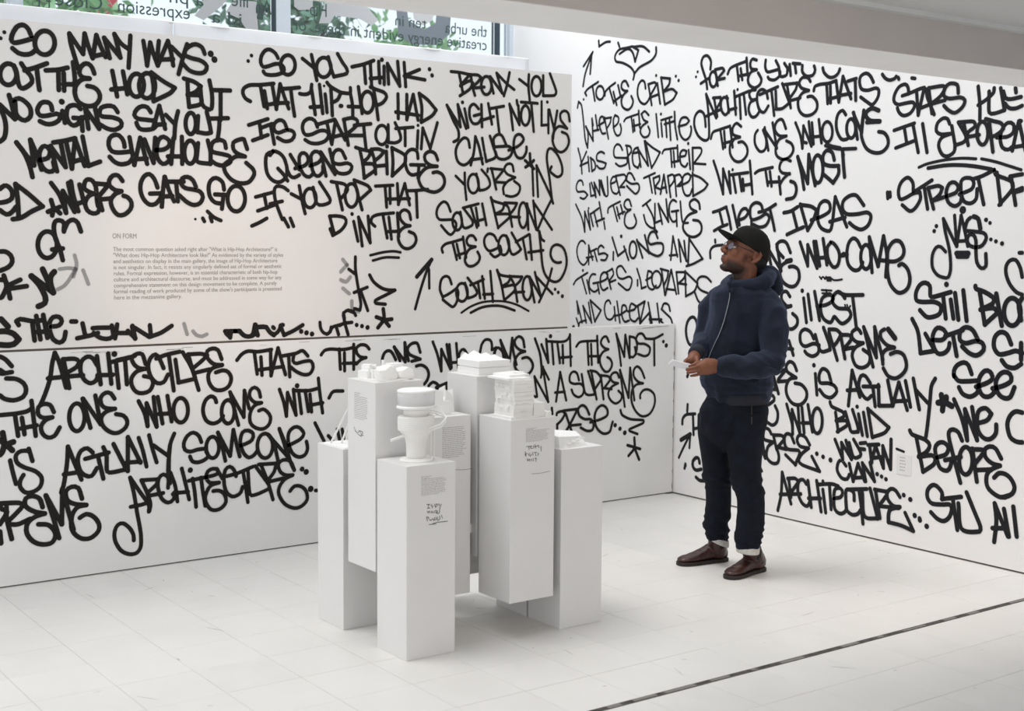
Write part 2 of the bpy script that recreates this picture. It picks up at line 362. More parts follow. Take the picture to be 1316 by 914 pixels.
G = """
@ 0 20 7.311 U .031
= SO
d 5 213;d 40 157;292 192;270 135;240 100;205 88;160 105;120 165;105 225;130 255;190 248;310 215/118 308;170 350;230 367;290 358;335 325;o 420 256 93 112
= MANY
652 170;662 250;690 350;735 500/652 170;780 360;795 170;830 290;870 400;905 185;945 290;990 390/870 385;980 360/978 210;1030 400/978 210;1130 395;1075 175;1135 260;1215 320/1225 190;1218 330;1208 490
= OUT
o 78 552 78 100/130 470;160 560;165 610;185 670;215 685;260 665;300 625;290 570;240 510;200 450/230 515;330 490;440 450/345 500;355 590;370 700
= THE
430 515;540 510;635 490/548 520;552 700/598 540;602 705/595 645;710 648/685 440;700 560;705 700/885 545;865 490;830 455;790 455;755 490;745 540;775 580;840 592;770 600;725 640;700 700;720 790;770 835;835 852;900 835;938 775;925 715;880 675;820 662
@ 150 35 7.311 U .031
= WAYS
250 130;270 250;285 360;315 145;345 250;385 360/395 130;385 250;385 360;480 130;510 240;530 360/400 305;530 300/515 185;620 290/660 160;620 290;580 440/825 250;800 190;740 160;690 175;645 210;640 260;700 290;790 315;845 365;825 420;760 432;680 405;620 340/d 883 250 27;d 918 304 27
= HOOD
@ 0 20 7.311 U .031
1055 520;1080 650;1100 760/1045 695;1200 680/1155 525;1195 740
@ 150 35 7.311 U .031
o 185 545 70 108/o 285 550 75 118/325 425;345 560;345 695/330 430;440 510;545 570;500 620;345 695
= BUT
630 482;720 510;790 555;740 610;665 635/665 520;670 640;680 750;790 720;790 640;665 635/785 560;800 720;845 765;890 765;895 640;870 500/890 590;1065 595/975 600;975 870
@ 0 110 7.311 U .031
= NO
0 180;60 240;140 315;110 180;85 90/0 210;40 300;55 400;40 490;0 525/125 140;180 120;240 155;285 215;285 290;235 328;180 305;150 260;140 150
= SIGNS
490 230;475 175;435 155;385 165;350 230;375 280;430 285;530 265;565 285;550 330;490 360;430 360;375 335/d 580 152 24/585 240;610 350/755 220;725 190;680 185;635 210;625 290;650 350;690 375;730 360;765 310;690 303/765 300;775 425/765 300;830 300/800 215;830 405/800 215;930 405;890 200/1105 250;1070 200;1010 190;950 210;935 260;960 290;1060 300;1130 330;1140 380;1080 415;1010 405;930 360
= MENTAL
155 535;230 640;280 760;305 860/155 535;320 750;285 510;340 640;390 790/375 700;450 680;470 620;440 575;400 575;370 630;375 710;410 780;460 810;510 790;500 720/475 570;535 805/475 570;615 765;570 540/500 535;600 520;705 495/620 530;675 780;705 500;795 755/690 715;780 690/775 480;830 755;940 715
= SLAVEHOUSE
1170 575;1160 520;1120 470;1070 465;1030 495;1020 560;1050 615;1110 630;1230 620/1030 670;1080 720;1140 740;1210 725;1240 690
@ 150 130 7.311 U .031
120 340;165 600;220 345;285 590/175 545;280 540/260 360;345 580/360 345;345 580/365 460;440 455;490 420;490 370;440 335;395 360;375 440;380 530;430 590;480 570;510 510/530 350;510 590/480 520;620 520/612 335;615 590/o 690 480 55 108/765 395;755 500;760 570;880 590/855 370;880 480;880 590/1025 440;1010 380;950 365;900 390;885 450;910 480;1000 500;1060 520;1070 570;1000 605;930 590;890 560/1180 355;1140 365;1095 390;1095 450;1130 490;1205 520/1195 360;1225 450/1200 520;1120 520;1060 560;1010 600;1020 670;1080 740;1160 772;1240 760;1290 690;1280 640;1215 580
= SAY
320 105;290 60;240 48;190 75;165 130;200 165;270 175;360 185/185 205;210 255;260 270;340 260;375 225/345 245;400 45;455 260/350 225;450 215/460 130;545 215/575 95;550 210;540 350
= OUT
o 695 210 48 100/765 140;755 290;840 305;885 295;875 230;845 100/865 165;1045 160/965 170;960 270;945 370
@ 0 210 7.311 U .031
= PED
0 370;60 360;110 330;115 270;80 220;40 210;0 240/0 440;60 480;110 460;150 410/145 195;165 330;175 500/145 195;270 290;400 405;300 450;200 510;120 525
= WHERE
480 345;500 420;490 490/450 455;560 410/500 410;565 470/480 185;560 300;620 465;590 260;700 455;640 185/665 170;690 310;735 450/720 380;790 360/745 200;790 370/880 285;830 265;790 230;800 170;830 150;870 165;900 220;910 340;920 400/880 285;830 310;800 370;820 440;870 470;920 460;935 400;925 350/900 190;1020 200;920 320/930 340;1040 330/935 350;960 440/1150 165;1110 115;1060 115;1025 160;1030 210;1080 250;1140 262;1080 290;1040 350;1060 430;1110 485;1170 480;1225 430;1235 370;1200 320;1160 305
@ 160 200 7.311 U .031
= GATS
310 300;280 220;235 175;190 190;155 250;150 330;180 410;235 460;290 455;330 410;355 355;240 358/355 350;350 480/375 200;360 340;350 480/380 200;415 320;465 430/365 385;450 380/400 245;555 245/485 260;500 430/670 295;640 230;590 200;540 215;530 265;570 305;650 320;710 340;735 390;710 445;655 465;590 440;510 370
= GO
935 320;920 250;860 210;810 235;790 300;805 390;850 440;900 450/850 365;960 370/930 370;915 500/o 1050 405 82 120
= DRIPS
w .026/780 525;840 580;905 610/805 575;820 620/735 590;750 618/d 665 597 8
@ 0 210 7.311 U .031
= OFF
600 640;600 560;560 535;520 545;505 600;520 700;560 800;590 910/o 445 765 90 125/490 810;590 800/605 620;640 550;690 530;730 560;760 640
@ 0 320 7.311 U .031
= BACK
0 25;50 25;100 60;115 120;80 170;0 205/0 290;50 300;60 360;20 450;0 460/35 250;70 360;95 465/70 345;190 290/75 375;250 350
= NO
w .02/f 560 190;640 180;710 190;650 290;600 350;540 380/f 700 60;720 150;690 260/f 780 200;830 330/w .04/295 255;370 340;425 450;420 510;360 540/295 255;500 410;400 190/500 410;475 330;475 260;510 215
= IS
w .04/10 660;75 730/0 775;60 775;130 800;175 850;130 895;60 905;0 900
= THE
w .031/175 715;155 680;190 660;320 680;410 665/305 710;325 860/340 630;380 850/405 620;445 835/350 780;450 775/480 730;550 720;580 680;555 640;500 640;465 690;465 760;500 850;560 880;600 850;615 780
= ISLAND
670 682;715 682/775 700;800 810/725 840;860 810;920 790/870 745;940 740;1020 740/880 790;930 830;1000 845;1060 820;1050 720/1100 710;1080 840/1080 790;1200 790/1200 770;1270 840;1240 730
@ 170 360 7.311 U .031
0 430;25 550/25 450;160 535/165 425;175 530;270 495;370 430
= IS
w .022/f 485 410;515 510/f 570 480;600 515;650 530;700 510
= ACTUALLY
w .031/870 480;1010 480/880 500;920 540;930 480/1010 480;1050 520;1100 530;1150 510;1160 420/1155 430;1180 520/1180 440;1250 440;1290 490;1330 520
@ 310 50 7.311 U .028
= SO
d 96 157;d 65 208;345 180;320 135;270 100;225 110;190 160;182 220;205 262;250 258;320 235;370 240;400 270;395 310;340 335;270 340;225 330;208 305/o 438 245 68 92
= YOU
575 185;680 270/660 150;685 270;710 390/o 775 268 68 92/818 170;845 280;870 355;990 325;990 280;950 220;905 140
= THINK
@ 440 60 7.311 U .028
90 190;200 165;295 130/205 170;218 345/262 150;268 270;275 380/260 300;370 290/340 140;345 250;352 340/d 370 123 18/390 185;392 355/433 350;422 160;538 370;518 140/580 150;595 375/580 275;725 215/580 275;775 312/d 818 212 17;d 842 270 17
= THAT
@ 310 50 7.311 U .028
85 587;40 560;15 510;25 465;80 435;180 432;305 420/180 440;215 635/218 490;245 655/290 430;330 660;365 425;400 530;445 655/250 618;330 605;440 600/380 470;460 465;545 457/465 480;480 600;500 725
= HIP-HOP
550 515;600 522;650 500;662 430/662 480;680 600;695 710/648 642;760 635/735 430;765 700/d 778 442 9/788 520;805 690/805 410;840 450;935 505;905 570;850 600/840 450;848 580;855 720/d 932 630 17;d 945 630 14/935 505;1020 510;1025 460/1025 510;1045 620;1048 720/1005 635;1130 640/1100 450;1135 700/o 1185 595 58 100
@ 440 60 7.311 U .028
262 380;310 400;390 430;415 470;380 525;330 550/290 390;315 530;335 685
= HAD
522 445;525 675/500 615;715 645/605 450;605 685;665 450;710 690/720 440;745 570;740 710/720 440;800 500;880 595;840 650;740 710
= ITS
@ 310 140 7.311 U .028
70 152;250 95/170 125;190 270/108 297;250 245/195 175;290 140/275 150;310 330/430 190;400 120;355 105;310 140;310 200;350 225;420 200;475 205;500 240;475 290;410 305;340 270
= START
715 170;690 110;640 90;590 120;575 180;600 240;660 240;740 205;800 210;820 250;790 300;720 325;650 320;600 290/720 145;880 100/805 130;850 330;885 110;975 290/860 265;960 240/965 110;985 230;1005 340/960 100;1040 85;1090 110;1080 160;1000 230/980 250;1150 250/1060 155;1215 140/1150 150;1160 260;1172 370
= OUT
@ 440 140 7.311 U .025
o 370 245 57 90/430 150;432 315;500 318;545 290;540 230;495 130/500 185;665 172/588 180;590 345
= IN
d 710 155 12/710 205;702 375/740 375;755 180;825 370;892 130
= QUEENS
@ 310 140 7.311 U .028
270 435;300 400;240 430;230 520;250 620;310 680;370 685;420 640;430 560;400 460;350 410;300 395/345 560;400 620;435 675/430 570;460 630;500 645;545 620/460 430;545 570/505 560;600 530;630 480;610 425;570 415;545 450;550 540;590 620;640 640;680 600/645 535;730 500;755 450;730 410;690 400;655 440;665 560;690 620;730 630;765 590;765 540/745 405;795 630/750 410;880 615/830 380;880 600/980 465;940 390;890 390;860 440;865 500;920 520;1000 510;1040 540;1020 590;970 610;910 600;870 560
= BRIDGE
@ 440 140 7.311 U .028
125 362;180 380;270 400;240 460;190 500/165 390;190 510;205 650/190 515;290 520;310 570;205 650/270 385;300 480;312 610/270 380;340 378;390 400;360 440;300 490/300 540;410 530/412 400;420 610/d 418 352 17/465 365;475 500;468 630/465 365;585 435;585 510;468 630/710 465;700 400;650 380;600 420;590 500;610 580;650 620;710 610/640 525;770 528/718 540;710 650/895 480;870 420;820 400;775 430;780 490;830 530;890 540;800 550;740 600;715 660;750 740;820 775;880 780;940 740;960 680;940 620;890 592;850 600
= IF
@ 310 215 7.311 U .026
135 280;300 235/215 255;240 385/155 410;310 355/440 220;390 185;330 180;310 220;320 310;350 400;385 490/270 345;385 320/400 480;442 560/460 480;490 555
= DASH
100 552;180 515;240 480
= YOU
470 250;565 300/545 175;570 310;600 435/o 645 290 58 90/675 190;710 340;760 355;830 330;830 290;735 140
= POP
845 135;970 160;1000 210;940 290/895 150;950 400/o 1035 265 60 110/1060 120;1135 400/1060 120;1190 175;1215 215;1120 300
= D
830 460;900 458;970 475;985 520;940 590;860 640;835 580/830 460;875 630
= THAT
@ 410 230 7.311 U .025
530 68;695 60/620 70;635 265/665 90;668 230/640 190;850 185/735 45;745 240;805 45;850 245/820 112;920 108;1020 98/912 110;922 360
= IN
d 310 330 15/325 400;365 585/405 630;370 360;480 600;460 350
= THE
525 445;490 410;500 360;560 335;700 320/600 340;640 555/655 360;680 565/645 495;750 492/735 320;750 540/860 380;845 315;800 290;760 320;765 380;810 430;855 440;790 460;745 520;750 590;790 645;840 655;890 625;912 575;895 520;845 495
= UNDERLINE
w .018/482 718;600 690;700 680;765 690/505 768;620 738;750 740
@ 420 320 7.311 U .026
= SIGMA
402 245;440 310;510 365;570 385;640 388;560 430;455 485;460 510;550 520
= STAR
w .032/530 565;535 660;480 740/465 640;540 665;610 660/535 665;585 725
= DOTS
d 280 715 17;d 330 725 17;d 382 738 19
= ARROW
w .022/985 100;930 230;870 420;830 565/w .034/985 100;845 262/w .02/960 190;962 370
= BUT
w .024/268 75;270 200;300 400;320 520;310 575;260 560/320 400;350 480;385 580/255 410;380 360/205 190;265 235
f 235 490;240 560;300 590/f 150 100;190 150;130 215/f 130 290;180 310;220 265/f 150 370;210 420/205 580;255 600;270 625/170 590;200 575;250 590/155 600;165 655
= OFF
120 720;160 700;235 690/155 620;170 700;200 805/90 740;110 805/40 735;30 780;0 800
@ 300 320 7.311 U .024
812 690;820 750;850 790;890 795;920 750;940 730;1010 710
= ACTUALLY
w .03/0 770;55 770/55 770;90 810;140 825;180 800;200 710/205 720;225 810/210 735;310 735/310 735;345 785;390 800;430 760;445 715;465 715/440 720;475 810;560 770;650 715/370 735;380 745/d 635 775 19;d 685 788 20;d 738 800 20
@ 565 80 7.52 U .024
= BRONX
110 90;200 100;290 120;240 180;200 230/190 120;225 300/200 225;290 180;320 200;290 260;195 325/300 130;320 250;340 320/290 120;370 125;400 150;360 200;320 230/330 250;430 240/o 450 225 50 88/485 140;520 300/490 140;605 300;550 105/675 100;650 220;620 325/555 110;640 200;720 265
= YOU
770 165;860 235/862 120;858 240;870 365/o 935 232 48 95/1000 130;1000 325;1110 320;1125 280;1065 110
= MIGHT
70 415;130 560;180 660;180 740;135 770/70 415;200 625;175 410;255 640/d 220 388 15/240 450;275 630/375 450;330 405;290 440;290 530;320 590;370 590;405 540/330 518;400 500/402 410;408 625/410 560;520 525/470 400;505 600/480 450;620 425/550 460;575 675
= NOT
675 405;690 500;708 655/675 405;770 605;760 420/o 828 515 42 95/785 385;945 398/885 400;908 670/745 370;750 410
= LIVE
w .022/985 380;985 610;1050 605/d 1040 385 13/1050 460;1050 685/1060 460;1105 650;1135 470/1105 640;1095 740/1255 570;1240 490;1200 470;1165 500;1170 560;1200 600;1230 640;1150 620;1100 680;1090 760;1120 840;1170 870;1220 840;1248 770;1230 700;1180 675
@ 565 165 7.52 U .024
= CAUSE
290 185;275 110;235 92;185 140;155 220;175 320;230 355;280 330;310 290/345 80;330 230;300 355/345 80;380 180;415 345/300 305;410 290/410 95;430 215/435 240;450 320;540 275;515 170;485 75/640 155;600 70;560 60;520 100;525 180;600 175;670 175;700 210;680 270;620 300;560 285;540 230/665 212;760 170;810 110;780 60;735 70;715 130;720 220;750 280;800 285;835 230;838 180
= YOURE
w .021/155 460;240 545/242 430;245 560;258 690/o 325 535 52 92/355 440;385 600;440 590;485 550;470 480;405 400/465 390;460 420/490 388;620 400;540 500/500 390;545 590/550 520;630 525/715 415;700 350;655 345;625 390;650 440;730 475;660 510;615 570;620 635/720 510;775 560;760 630;700 660;640 650
= STAR IN
w .026/872 245;875 330/830 375;880 340;910 310/825 310;910 390/w .02/895 360;905 650/935 360;950 660/w .022/935 360;1070 650;1095 725/1085 700;1060 480;1035 300;1045 210;1080 195;1140 260;1180 360;1180 440;1140 470;1090 440;1065 410;1080 370
@ 555 250 7.52 U .022
= SOUTH
180 165;150 90;110 70;60 120;45 190;70 240;140 245;200 245;235 280;220 350;180 390;140 360;90 300/o 245 260 45 85 /275 170;300 310;330 325;390 295;390 250;310 140/300 130;450 90/375 120;435 320/425 130;450 300/425 260;515 235/485 90;525 295
= BRONX
570 30;590 60;700 95;680 150;620 185/570 30;600 150;640 325/620 190;740 190;750 220;640 320/700 90;740 130;775 310/700 80;820 85;800 130;755 190/760 215;850 220/o 880 200 42 122/920 90;930 340/915 90;1010 340;980 60/1150 60;1090 180;1020 345/985 80;1160 340
= THE
105 560;95 520;130 480;200 460;300 430/200 465;240 630/240 480;270 615/240 590;330 560/300 410;330 610/425 440;400 400;360 400;335 440;350 490;420 505;360 530;325 590;320 650;350 690;400 690;450 650;462 600;440 555
= SOUTH
630 450;600 395;550 380;510 420;510 490;550 545;610 530;660 500;670 560;610 605;565 570/o 695 490 52 95/720 400;770 575;830 560;860 530;770 370/810 460;940 385/880 440;915 625/945 390;965 630/930 560;1075 540/1035 355;1050 500;1070 700;1110 800;1180 845;1240 820;1290 720;1300 620;1270 520;1210 485;1160 510;1145 580;1170 640;1210 660;1245 655/1040 360;1060 430;1085 450
@ 555 320 7.52 U .022
= SOUTH
190 340;165 275;125 265;90 300;78 390;105 465;170 430;240 380;255 420;240 510;205 560;160 535;105 490/o 290 420 55 88/320 330;350 475;400 460;435 430;420 380;345 280/370 350;500 295/445 330;465 475/485 265;510 480/495 440;590 435/565 215;590 510
= BRONX
630 205;660 250;760 270;740 320;680 360/630 205;670 340;700 500/680 370;790 350;800 400;700 495/750 260;800 360;825 510/760 265;870 270;850 310;800 360/800 420;890 415/o 920 380 45 115/940 270;990 515/945 270;1055 470;995 225/1160 190;1120 330;1035 515/1010 270;1165 435/d 1190 390 13;d 1220 420 14;d 1260 457 16
= UNDERLINE
w .015/285 617;370 560;470 520;570 505;700 508;820 540;935 600/w .02/375 617;470 570;570 550;680 555;800 595
@ 0 440 7.311 L .034
= THE
0 135;50 160;110 225/110 280;20 295;0 290/60 340;150 345;220 385;245 445;220 510;130 545;40 530;0 500/0 260;30 280
= ARCHITECTURE
515 100;490 200;470 340;430 470;380 590/515 100;560 200;620 425/450 340;600 325;780 310/595 160;650 430/590 160;700 155;740 180;720 230;640 280/910 215;870 150;820 135;765 180;755 270;790 350;850 385;900 360;920 310/910 130;945 395/915 310;1060 305/1015 105;1045 390/d 1073 110 24/1050 185;1220 145/1090 190;1115 430/1175 170;1192 395
@ 150 435 7.311 L .033
0 205;170 165/270 240;240 150;190 145;140 180;160 240;210 280;270 285;190 310;140 370;140 440;180 500;240 515;310 490;340 420;320 370;255 355/440 280;400 190;365 150;320 180;295 260;320 360;380 420;440 410;480 340/370 190;460 155;590 125/490 170;535 490/550 200;580 415;730 380/620 130;700 270;735 370/670 150;770 485/670 150;790 145;850 160;800 210;730 270/750 320;870 290/985 195;950 110;900 95;850 120;850 180;910 240;990 250;900 280;860 340;870 420;920 480;990 485;1050 450;1075 380;1050 320;1000 300;930 320
@ 0 440 7.311 L .033
= THE
0 685;150 670;250 650;300 620/140 680;170 880/205 710;230 865/195 810;345 780/295 550;335 880/505 655;470 590;410 580;360 610;360 680;410 710;490 705;430 730;385 790;400 860;450 895;510 880;560 800
= ONE
o 722 705 72 130/775 530;850 805/780 530;945 770;895 500/1075 530;1040 480;990 475;945 520;955 590;1000 620;1080 625;1000 650;950 710;970 790;1040 845;1110 850;1180 800;1195 740;1160 690;1090 675
@ 150 435 7.311 L .033
= WHO
205 590;260 700;290 825;280 610;375 830;345 550/385 550;430 800/395 710;510 705/475 540;515 780/o 600 675 68 115
= COME
935 600;920 560;880 545;830 590;810 680;840 770;900 800;960 780;1000 730/o 1045 690 60 110
@ 0 540 7.311 L .034
= STAR
w .045/25 120;40 230;20 300;0 325/0 190;60 230;115 285/60 230;125 205
= IS
w .032/95 380;120 490;150 600/305 385;270 270;270 290;200 290;150 330;160 400;230 445;330 480;390 540;380 620;320 670;240 680;190 630;190 570;220 515
= ACTUALLY
638 250;630 400;600 600;575 680/638 250;765 560/600 510;740 490/870 305;820 265;760 290;730 370;750 470;800 520;860 525;910 450/800 365;1020 305/970 255;1000 330;1005 480;1060 490;1190 460/925 360;970 550/1065 225;1190 470/1200 160;1200 480/1200 160;1320 400/1190 400;1320 390
@ 0 600 7.311 L .036
= SUPREME
0 345;180 340;210 370;150 440;80 510/0 375;20 400;60 410;60 440;0 540/60 380;60 470;110 680/80 540;170 540;280 490/400 380;370 300;300 275;240 300;240 370;320 420;420 440;330 470;260 530;250 620;310 700;400 730;490 710;520 630;460 550;360 540/430 270;500 480;555 670/430 270;580 540;585 210;620 340;690 590/0 610;10 720
770 300;735 200;670 190;620 230;630 310;700 350;810 360;730 380;680 450;670 560;700 630;770 675;850 670;920 610;930 540;880 470;810 445;750 480
@ 120 590 7.311 L .031
= ARCHITECTURE
345 175;380 320;410 500;445 700;445 820;410 880;340 895;260 860;205 770;200 680;230 620;280 605;340 650;375 710;380 765/345 175;430 300;520 430;520 495/350 450;430 435;500 415/450 200;610 190;590 240;515 310/450 200;500 310;535 420;525 490/520 345;600 330;655 320/720 230;700 170;655 145;615 180;605 260;640 370;700 410;750 380;765 310;745 330/705 0;700 120;705 210;700 270/725 130;770 260;790 400/765 320;890 310/830 90;870 250;900 380/d 910 105 22/895 205;1060 170/930 185;950 300;965 450/1010 175;1030 320;1050 440
@ 150 515 7.311 L .031
940 640;990 730/840 720;940 690;945 650;900 640;855 665;840 720;870 770;960 770;880 800;840 870;830 930;860 1000;910 1030;980 1010;1025 950;1010 880;960 845;905 850/1120 710;1100 650;1060 620;1020 650;1005 740;1025 850;1080 900;1130 890;1165 860;1180 810/1035 710;1140 680;1280 620
@ 270 530 7.311 L .031
310 560;335 710;355 845/355 545;375 770;440 770;550 720/425 505;545 670/480 500;540 650;590 820/455 490;620 480;600 560;540 640/560 650;685 620/790 545;760 470;710 445;660 460;640 500;660 560;710 590;775 590;700 630;650 700;645 770;700 860;790 900;860 880;910 820;900 740;850 695;790 695;750 740/d 863 533 20;d 903 560 24
= DOTS
d 945 720 26;990 735;1000 735
= SOMEONE
@ 150 515 7.311 L .032
795 390;770 330;720 300;665 330;630 400;640 460;690 480;760 460;840 450/688 525;710 570;760 580;820 560;860 520;840 480/o 900 440 60 100/950 300;990 430;1020 565/950 300;1065 520;1095 275;1130 430;1155 525/1130 430;1200 410;1270 370;1280 310;1230 280;1180 300;1160 390;1190 490;1240 535;1290 510;1320 470
@ 270 530 7.311 L .032
o 515 315 72 115/550 215;600 300;640 470/550 215;740 430;650 155;700 280;760 480;790 540/700 320;760 300;850 250;880 200;840 145;790 140;740 190;735 280;770 380;830 420;890 400;915 340;905 275
@ 150 515 7.311 L .032
= ACTUALLY
205 350;245 470;280 620/303 325;335 450;375 580/345 420;485 520;505 400;540 310/500 420;490 560;490 700
@ 260 435 7.311 L .03
= THATS
325 205;370 150;430 120;520 125;650 105/490 140;515 335/550 175;560 345/535 295;760 265/640 110;645 350;710 90;780 340/750 165;880 140;940 115;990 165/810 165;820 360/860 150;850 210;880 235;960 215;1020 215;1040 270;1010 330;950 340;880 310;830 270
= COME
260 505;340 815/260 505;390 740;395 490;440 660/545 550;530 490;490 460;450 490;445 550;490 600;555 605;490 630;450 700;450 790;500 840;570 850;625 810;640 740;610 690;570 665;530 680
= WITH
725 480;765 600;790 730;800 510;880 720;855 480/d 890 445 20/870 490;1000 490;1085 470/905 500;930 705/965 490;995 685/1010 525;1025 690/1000 630;1130 605/1090 375;1105 520;1130 700
= THE
1190 560;1230 500;1320 495
@ 270 530 7.311 L .03
= WHO
985 100;1030 190;1070 270/1110 220;1150 265/1195 160;1215 255/1240 160;1255 250
@ 410 420 7.311 L .028
= THE
20 265;50 225;110 210;220 215;330 195/190 210;200 400/238 245;240 415/325 165;325 400/225 345;350 340/470 210;440 175;390 170;350 200;355 250;390 285;440 290;390 310;350 350
= ONE
600 370;595 300;620 240;660 225;690 250;720 310/705 190;760 320/705 190;810 330;805 150;840 320/950 240;920 155;860 165;830 210;850 260;950 305;870 325/912 370;960 360;1010 390;1030 450;1010 510;985 540
= SOMEONE
1030 555;1070 520;1120 550;1110 590/1100 570;1200 530;1200 580
@ 550 410 7.311 L .026
= WHO
45 215;90 340;125 490;125 285;210 470;175 240/200 240;220 460/265 230;285 455/230 410;290 405/330 440;290 380;300 310;335 285;380 350
= COME
490 310;505 240;540 195;585 200;600 240;600 290;640 270;620 340/620 340;630 290;660 270;700 310;710 370/680 200;735 410/680 200;765 400;790 180;800 300;830 430/905 265;890 190;850 165;815 200;820 250;860 290;910 305;850 330;815 390;815 450;850 500;910 530;960 500;985 440;960 380;925 360;885 370
= WITH
1005 185;1050 320;1065 430;1070 520;1080 460/1065 240;1130 410;1110 190/d 1150 162 17
@ 690 410 7.311 L .024
90 210;230 215;280 200;310 155/140 220;155 425/190 220;215 415/240 245;245 415/210 365;325 355/310 145;318 440
= THE
370 260;400 220;450 210;570 205/475 220;485 430/508 235;515 430/490 350;590 350/565 160;575 410/675 215;650 165;615 180;600 230;630 270;670 285;620 310;590 370;600 440;640 495;680 485;705 430;690 380;660 360
= MOST
745 140;770 280;790 440/745 140;820 355;830 150;870 365;870 165/870 165;920 180;940 240;930 320;900 360;870 350/920 265;930 330/1020 185;990 140;950 145;930 190;950 230;1010 235;1060 270;1050 330;1010 350;950 330/1020 185;1100 185;1180 145/1100 190;1102 435/d 1188 213 14;d 1215 250 18
= IN
@ 550 410 7.311 L .022
1000 540;1025 730/1000 540;1130 780;1080 470/1080 450;1060 550/1085 470;1135 570/1000 725;1010 735
@ 690 410 7.311 L .024
= A
218 500;180 775/218 500;275 765/170 692;260 685
= SUPREME
395 575;375 510;340 495;310 530;310 590;350 610;410 610;440 650;430 710;390 735;345 710;325 665/420 520;450 690;480 715;540 710/480 490;540 690/510 490;560 755/500 485;560 500;600 560;570 620;550 650/600 530;625 755/600 530;670 540;690 570;630 650;700 660/770 550;750 505;710 510;690 550;710 590;760 605;700 640;670 700;690 760;740 795;790 760;795 710;765 675/780 480;825 825/780 480;860 740;875 460;915 765/1010 555;980 480;940 445;910 480;910 540;950 590;995 605;930 620;890 680;890 780;930 870;990 915;1060 890;1105 800;1100 710;1050 665;1000 670;970 710;970 745
= UNIVERSE
@ 690 480 7.311 L .026
140 325;145 380/185 390;190 370;240 355;265 380;230 440;190 480/190 480;190 520/250 350;380 335;340 420;275 540/270 380;325 545/310 490;410 480/490 385;460 320;420 300;385 340;400 400;450 430;500 430;530 470;520 530;470 540;410 510/500 460;600 430;660 390;655 330;610 300;560 340;540 420;560 510;620 565;680 550;700 490;710 455/d 735 487 18;d 780 520 18;d 825 558 20
= SIGMA
w .026/785 345;800 390;880 430;1000 440;1000 465;870 525;870 540;945 570
= STAR
w .03/915 605;915 700;860 775/850 675;970 710/920 710;960 810
@ 730 50 8.225 R .0165
= MARK
325 20;330 80;400 35;445 30/530 40;545 85
= ARROW
160 500;180 380;215 270;262 140/262 140;165 290/250 180;235 370
= HEART
690 430;700 360;660 300;580 255;510 240;495 200;510 150;550 110;620 95;680 80/545 160;620 110;660 115;690 160;710 240;745 120;690 85;790 80;860 135/700 370;760 300;880 230;930 160;932 90
= TO
d 165 640 11;195 600;180 570;210 530;320 455/260 500;285 655/o 340 570 42 72
= THE
390 600;395 560;440 510;500 465/440 530;485 680/480 560;515 700/485 660;570 600/530 490;555 600/640 500;610 445;575 460;565 510;590 545;630 550;590 590;565 650;580 720;630 750;670 720;690 660;670 605
= CRIB
820 525;810 460;780 440;745 490;735 580;760 660;810 690;850 650;870 600/850 480;885 700/850 480;920 460;930 490;870 600/870 620;960 585/945 470;975 685/d 933 387 13/985 410;1025 695/985 410;1080 420;1070 480;1010 560;1100 530;1150 570;1110 640;1025 695/d 1140 395 14;d 1170 440 15
@ 735 125 6.926 R .0142
= WHERE
50 95;60 40;85 70;100 180;120 380;140 450;145 330;125 260;190 390;180 190/180 190;190 250/212 160;230 290/190 300;240 290/240 250;290 220;280 175;255 180;245 240;270 320;300 320/290 180;325 370/290 190;350 180;340 230;310 280/370 270;410 230;415 180;385 160;370 200;375 290;400 340;430 330;440 280;430 240
= THE
465 215;480 190;530 170;590 150/530 180;545 310/550 200;560 300/540 260;610 240/595 120;605 270/685 160;650 125;620 150;640 200;675 220;625 260;610 310;640 355;680 345;695 300;680 260
= LITTLE
750 150;770 355/d 793 150 11/795 230;805 350/795 205;890 175/835 200;845 355/825 240;905 215/870 200;880 380/915 130;920 250;940 375/950 260;1020 240;1045 210;1020 180;975 190;955 260;970 340;1010 380;1050 350;1065 290;1060 260
= KIDS
55 455;80 560;90 680/130 485;75 610;140 580/145 530;155 660/170 540;180 660;210 630;200 570;165 540/290 500;260 485;225 510;225 560;270 575;305 590;290 630;250 635;225 610
= SPEND
450 470;430 430;400 420;375 460;380 530;440 540;490 540;490 590;430 615;390 590/480 430;520 440;530 480;490 540/490 450;515 640/540 500;590 490;590 450;560 460;540 520;550 600;590 630;605 590/590 450;615 620/590 460;680 610;645 390/655 390;710 630/660 400;720 450;785 490;750 560;710 630
= THEIR
805 500;820 470;870 460;940 450/880 470;890 620/905 480;915 620/890 580;960 565/940 430;945 570/960 530;1010 520;1020 480;990 470;965 500;970 590;1010 620;1030 590/1040 470;1055 640/d 1037 412 12/1075 450;1080 650/1075 450;1150 455;1150 500;1085 590;1190 597
= SUMMERS
100 780;90 745;60 745;40 790;50 840;110 840;140 870;110 905;75 895/160 770;170 880;210 870/175 760;215 890;200 760;250 870;245 740;290 870;245 740/260 740;300 880;320 870;315 710/350 770;390 750;395 710;365 710;345 760;360 840;400 860;420 830/390 700;430 870/390 700;470 690;480 730;430 800;470 800/560 735;530 680;500 680;485 740;530 770;590 770;600 820;570 860;530 830;490 790
= TRAPPED
640 720;740 675/690 710;715 850/725 720;745 860/730 720;780 700;780 740;740 800;790 820/790 860;820 690;845 850/800 810;840 800/855 700;880 890/860 700;900 690;910 740;870 800/915 700;930 880/915 700;960 690;980 740;940 790;960 790/960 790;1040 750;1060 700;1030 680;990 710;985 800;1010 870;1050 870;1070 820/1075 670;1080 880/1080 690;1150 720;1210 775;1180 820;1080 880
@ 735 210 6.926 R .0142
= WITH
